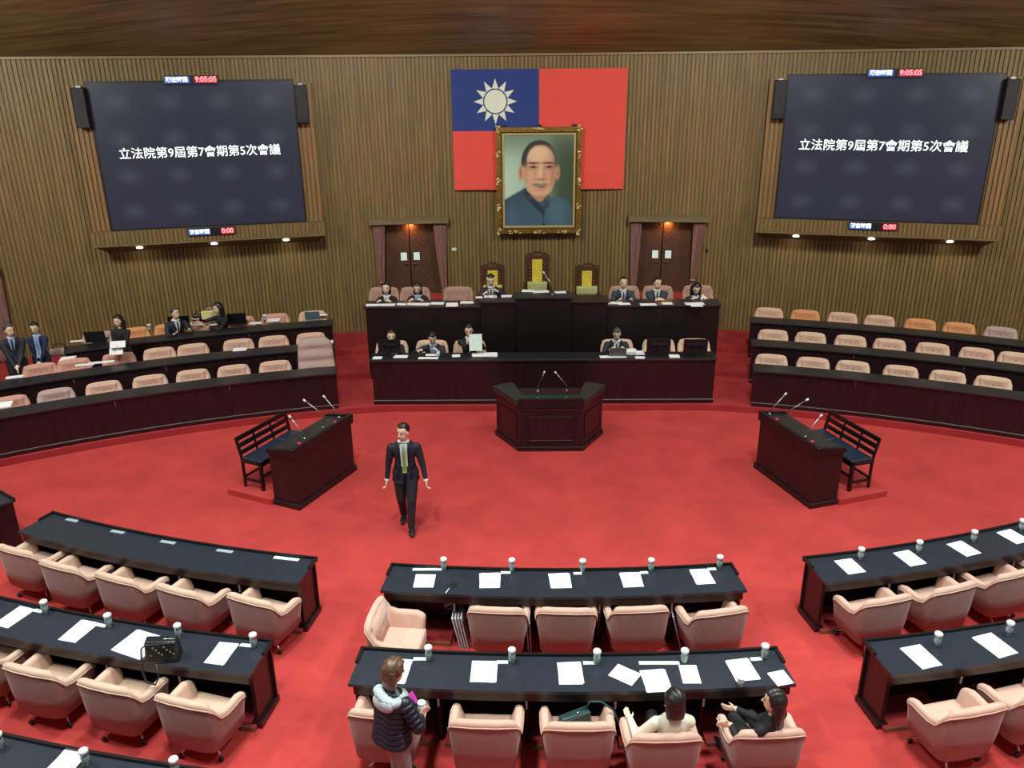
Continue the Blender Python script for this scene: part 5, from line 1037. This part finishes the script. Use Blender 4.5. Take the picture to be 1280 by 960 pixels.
# upper dais
GPU = 'people at the upper dais desk'
def dais(px, pyt, Y, z0, turn, label, **k):
    """seated figure whose head top appears at (px, pyt) on plane Y; z0 platform level"""
    P = aty(px, pyt, Y); kk = dict(pose='sit', lean=.25, voxel=.016, hands={'R': (.16, .46, .86 if z0 > .5 else .82), 'L': (-.16, .46, .86 if z0 > .5 else .82), 'curl': .4}); kk.update(k)
    lean = kk['lean']; topz = (kk.get('zhip', .53)+.49*cos(lean)+.175*cos(lean*.5)+.115)*kk.get('scale', 1.); fwd = .49*sin(lean)+.09*sin(lean*.5)
    dz = (P.z-z0)-topz; kk['zhip'] = .53+dz; sc = 1.
    return person(label, (P.x, Y+fwd, z0), 180+turn, group=k.get('group'), **{q: v for q, v in kk.items() if q != 'group'})
person_args = dict(group=GPU)
dais(482.5, 353.5, 17.85, .95, 0, 'leftmost woman on the upper dais, black jacket, white shirt, dark hair', top=BLKC, shirt=SHIRT, hair='bob', female=True, lean=.18, group=GPU)
dais(521.5, 353, 17.85, .95, 0, 'woman reading papers in front of the left padded door', top=BLKC, shirt=SHIRTB, hair='long', female=True, lean=.30, head=(0, .35, 0), group=GPU)
dais(613.5, 339, 17.85, .95, 0, 'man in a dark suit and blue tie reading on the left rostrum', top=SUIT, shirt=SHIRT, tie=TIEB, lean=.28, head=(0, .40, 0), zhip=.60, group=GPU, hands={'R': (.16, .44, 1.0), 'L': (-.16, .44, 1.06), 'curl': .4})
dais(779.5, 346.5, 17.85, .95, 0, 'man in a blue grey suit left of the right padded door', top=SUITB, shirt=SHIRT, tie=TIEB, lean=.10, group=GPU)
dais(822, 347, 17.85, .95, 0, 'man with receding hair and folded hands before the right padded door', top=SUITB, shirt=SHIRT, tie=TIEK, lean=.14, hair='balding', head=(-.4, .1, 0), hands={'R': (.02, .46, .90), 'L': (-.02, .46, .90), 'dR': (-1, .4, 0), 'dL': (1, .4, 0), 'curl': .5}, group=GPU)
dais(870.5, 354, 17.85, .95, 0, 'rightmost woman on the upper dais reading a sheet', top=BLKC, shirt=SHIRTB, hair='curly', female=True, lean=.32, head=(0, .4, 0), group=GPU)
GPL = 'people at the lower dais desk'
dais(489, 413, 16.50, .30, 0, 'man in a dark jacket behind the left monitor', top=BLKC, shirt=SHIRT, lean=.12, head=(-.2, .1, 0), group=GPL)
dais(540.5, 415, 16.50, .30, 0, 'reader in a dark jacket and pale blue shirt looking down', top=SUIT, shirt=SHIRTB, lean=.32, head=(-.2, .55, 0), hair='short', hands={'R': (.30, .36, .78), 'L': (-.14, .42, .78), 'curl': .4}, rest=.05, group=GPL)
dais(586, 406, 16.50, .30, 0, 'man in a black suit holding up a pale sheet', top=BLKC, shirt=SHIRT, lean=.06, head=(0, .25, 0), hands={'R': (-.02, .40, 1.0), 'L': (-.16, .40, 1.0), 'nR': (0, 0, 1), 'nL': (0, 0, 1), 'curl': .5}, group=GPL)
P = aty(594.5, 428, 16.02); bm = BM(); box(bm, -.13, .13, -.002, .002, -.17, .17); o = obj('held_sheet', bm, PAPERB, None, loc=P); o.rotation_euler = (-.35, 0, .05); tag(o, 'pale green sheet held upright by the man in black', 'paper')
P = aty(880.5, 375.5, 17.5); bm = BM(); box(bm, -.10, .10, -.002, .002, -.10, .10); o = obj('held_sheet', bm, PAPER, None, loc=P); o.rotation_euler = (-.6, .7, .3); tag(o, 'white sheet held tilted by the rightmost woman', 'paper')
dais(771, 410, 16.50, .30, 0, 'grey haired man in a dark suit and blue tie looking down', top=SUIT, shirt=SHIRT, tie=TIEB, lean=.30, head=(0, .45, 0), hairm=HAIRG, group=GPL)
# left tier
GPT = 'people in the left tier'
def stander(px, pyt, R, z0, face, label, h=1.62, **k):
    """standing figure on arc R; head top at (px, pyt) fixes its bearing"""
    P = at(px, pyt, z0+h); a = atan2(P.x, P.y+2.7); return person(label, (R*sin(a), -2.7+R*cos(a), z0), face, h/1.70, 'stand', voxel=.016, group=GPT, **k)
stander(10, 404.5, 21.1, L2, 150, 'man in a dark blue suit standing at the far left with clasped hands', h=1.66, top=SUIT, shirt=SHIRTB, tie=TIEK, hair='short', hairm=HAIRG, head=(-.7, .15, 0), hands={'R': (.03, .24, .88), 'L': (-.03, .24, .90), 'dR': (-.6, .3, -1), 'dL': (.6, .3, -1), 'curl': .5})
stander(42.5, 403, 21.3, L2, 165, 'woman in a navy cardigan and pale blue shirt standing with clasped hands', h=1.58, top=NAVYC, shirt=SHIRTB, rest=.02, hair='short', female=True, head=(.2, .25, 0), hands={'R': (.03, .24, .86), 'L': (-.03, .24, .88), 'dR': (-.6, .3, -1), 'dL': (.6, .3, -1), 'curl': .5})
F = stander(147, 391, 21.05, L2, 175, 'curly haired woman in black standing with a bundle of papers', h=1.58, top=BLKC, hair='curly', female=True, lapel=False, head=(.5, .15, 0), hands={'R': (.06, .30, 1.12), 'L': (-.02, .34, 1.08), 'dR': (-.8, .5, 0), 'dL': (.8, .5, 0), 'nR': (0, 0, 1), 'nL': (0, 0, 1), 'curl': .5})
Mt = Matrix.Translation(F['t'].location) @ Matrix.Rotation(F['t'].rotation_euler.z, 4, 'Z') @ Matrix.Diagonal((*F['t'].scale, 1))
for dx, dz, w, Lb in ((-.04, 1.16, .30, 'upper grey white paper bundle in the arms of the standing woman in black'), (.02, 1.00, .26, 'lower white papers in the arms of the standing woman in black')):
    p = Mt @ V((dx, .37, dz)); bm = BM(); box(bm, -w/2, w/2, -.012, .012, -.07, .07, .003); o = obj('paper_bundle', bm, PAPER, None, loc=p, rz=F['t'].rotation_euler.z+.1); o.rotation_euler.x = .5; tag(o, Lb, 'papers')
def tierseat(px, pyt, R, z0, face, label, **k):
    P0 = at(px, pyt, z0+1.25); a = atan2(P0.x, P0.y+2.7); loc = V((R*sin(a), -2.7+R*cos(a), z0)); return person(label, loc, face, pose='sit', voxel=.016, group=GPT, **k)
tierseat(216, 382.5, 22.0, L3, 140, 'man in a dark suit seated at the left tier back row looking right', top=SUIT, shirt=SHIRT, tie=TIEK, hairm=HAIRG, lean=.12, zhip=.50, head=(-.6, .05, 0), hands={'R': (.18, .40, .78), 'L': (-.18, .40, .78), 'curl': .4})
tierseat(277, 379.5, 22.05, L3, 215, 'woman in black turned to the pale yellow bag on the back row', top=BLKC, hair='curly', female=True, lapel=False, lean=.15, zhip=.50, head=(.4, .2, 0), hands={'R': (.22, .50, .96), 'L': (-.05, .45, .80), 'dR': (.3, 1, .1), 'curl': .4})
for o in list(COL.objects):
    if o.type == 'CAMERA': o.name = 'camera'
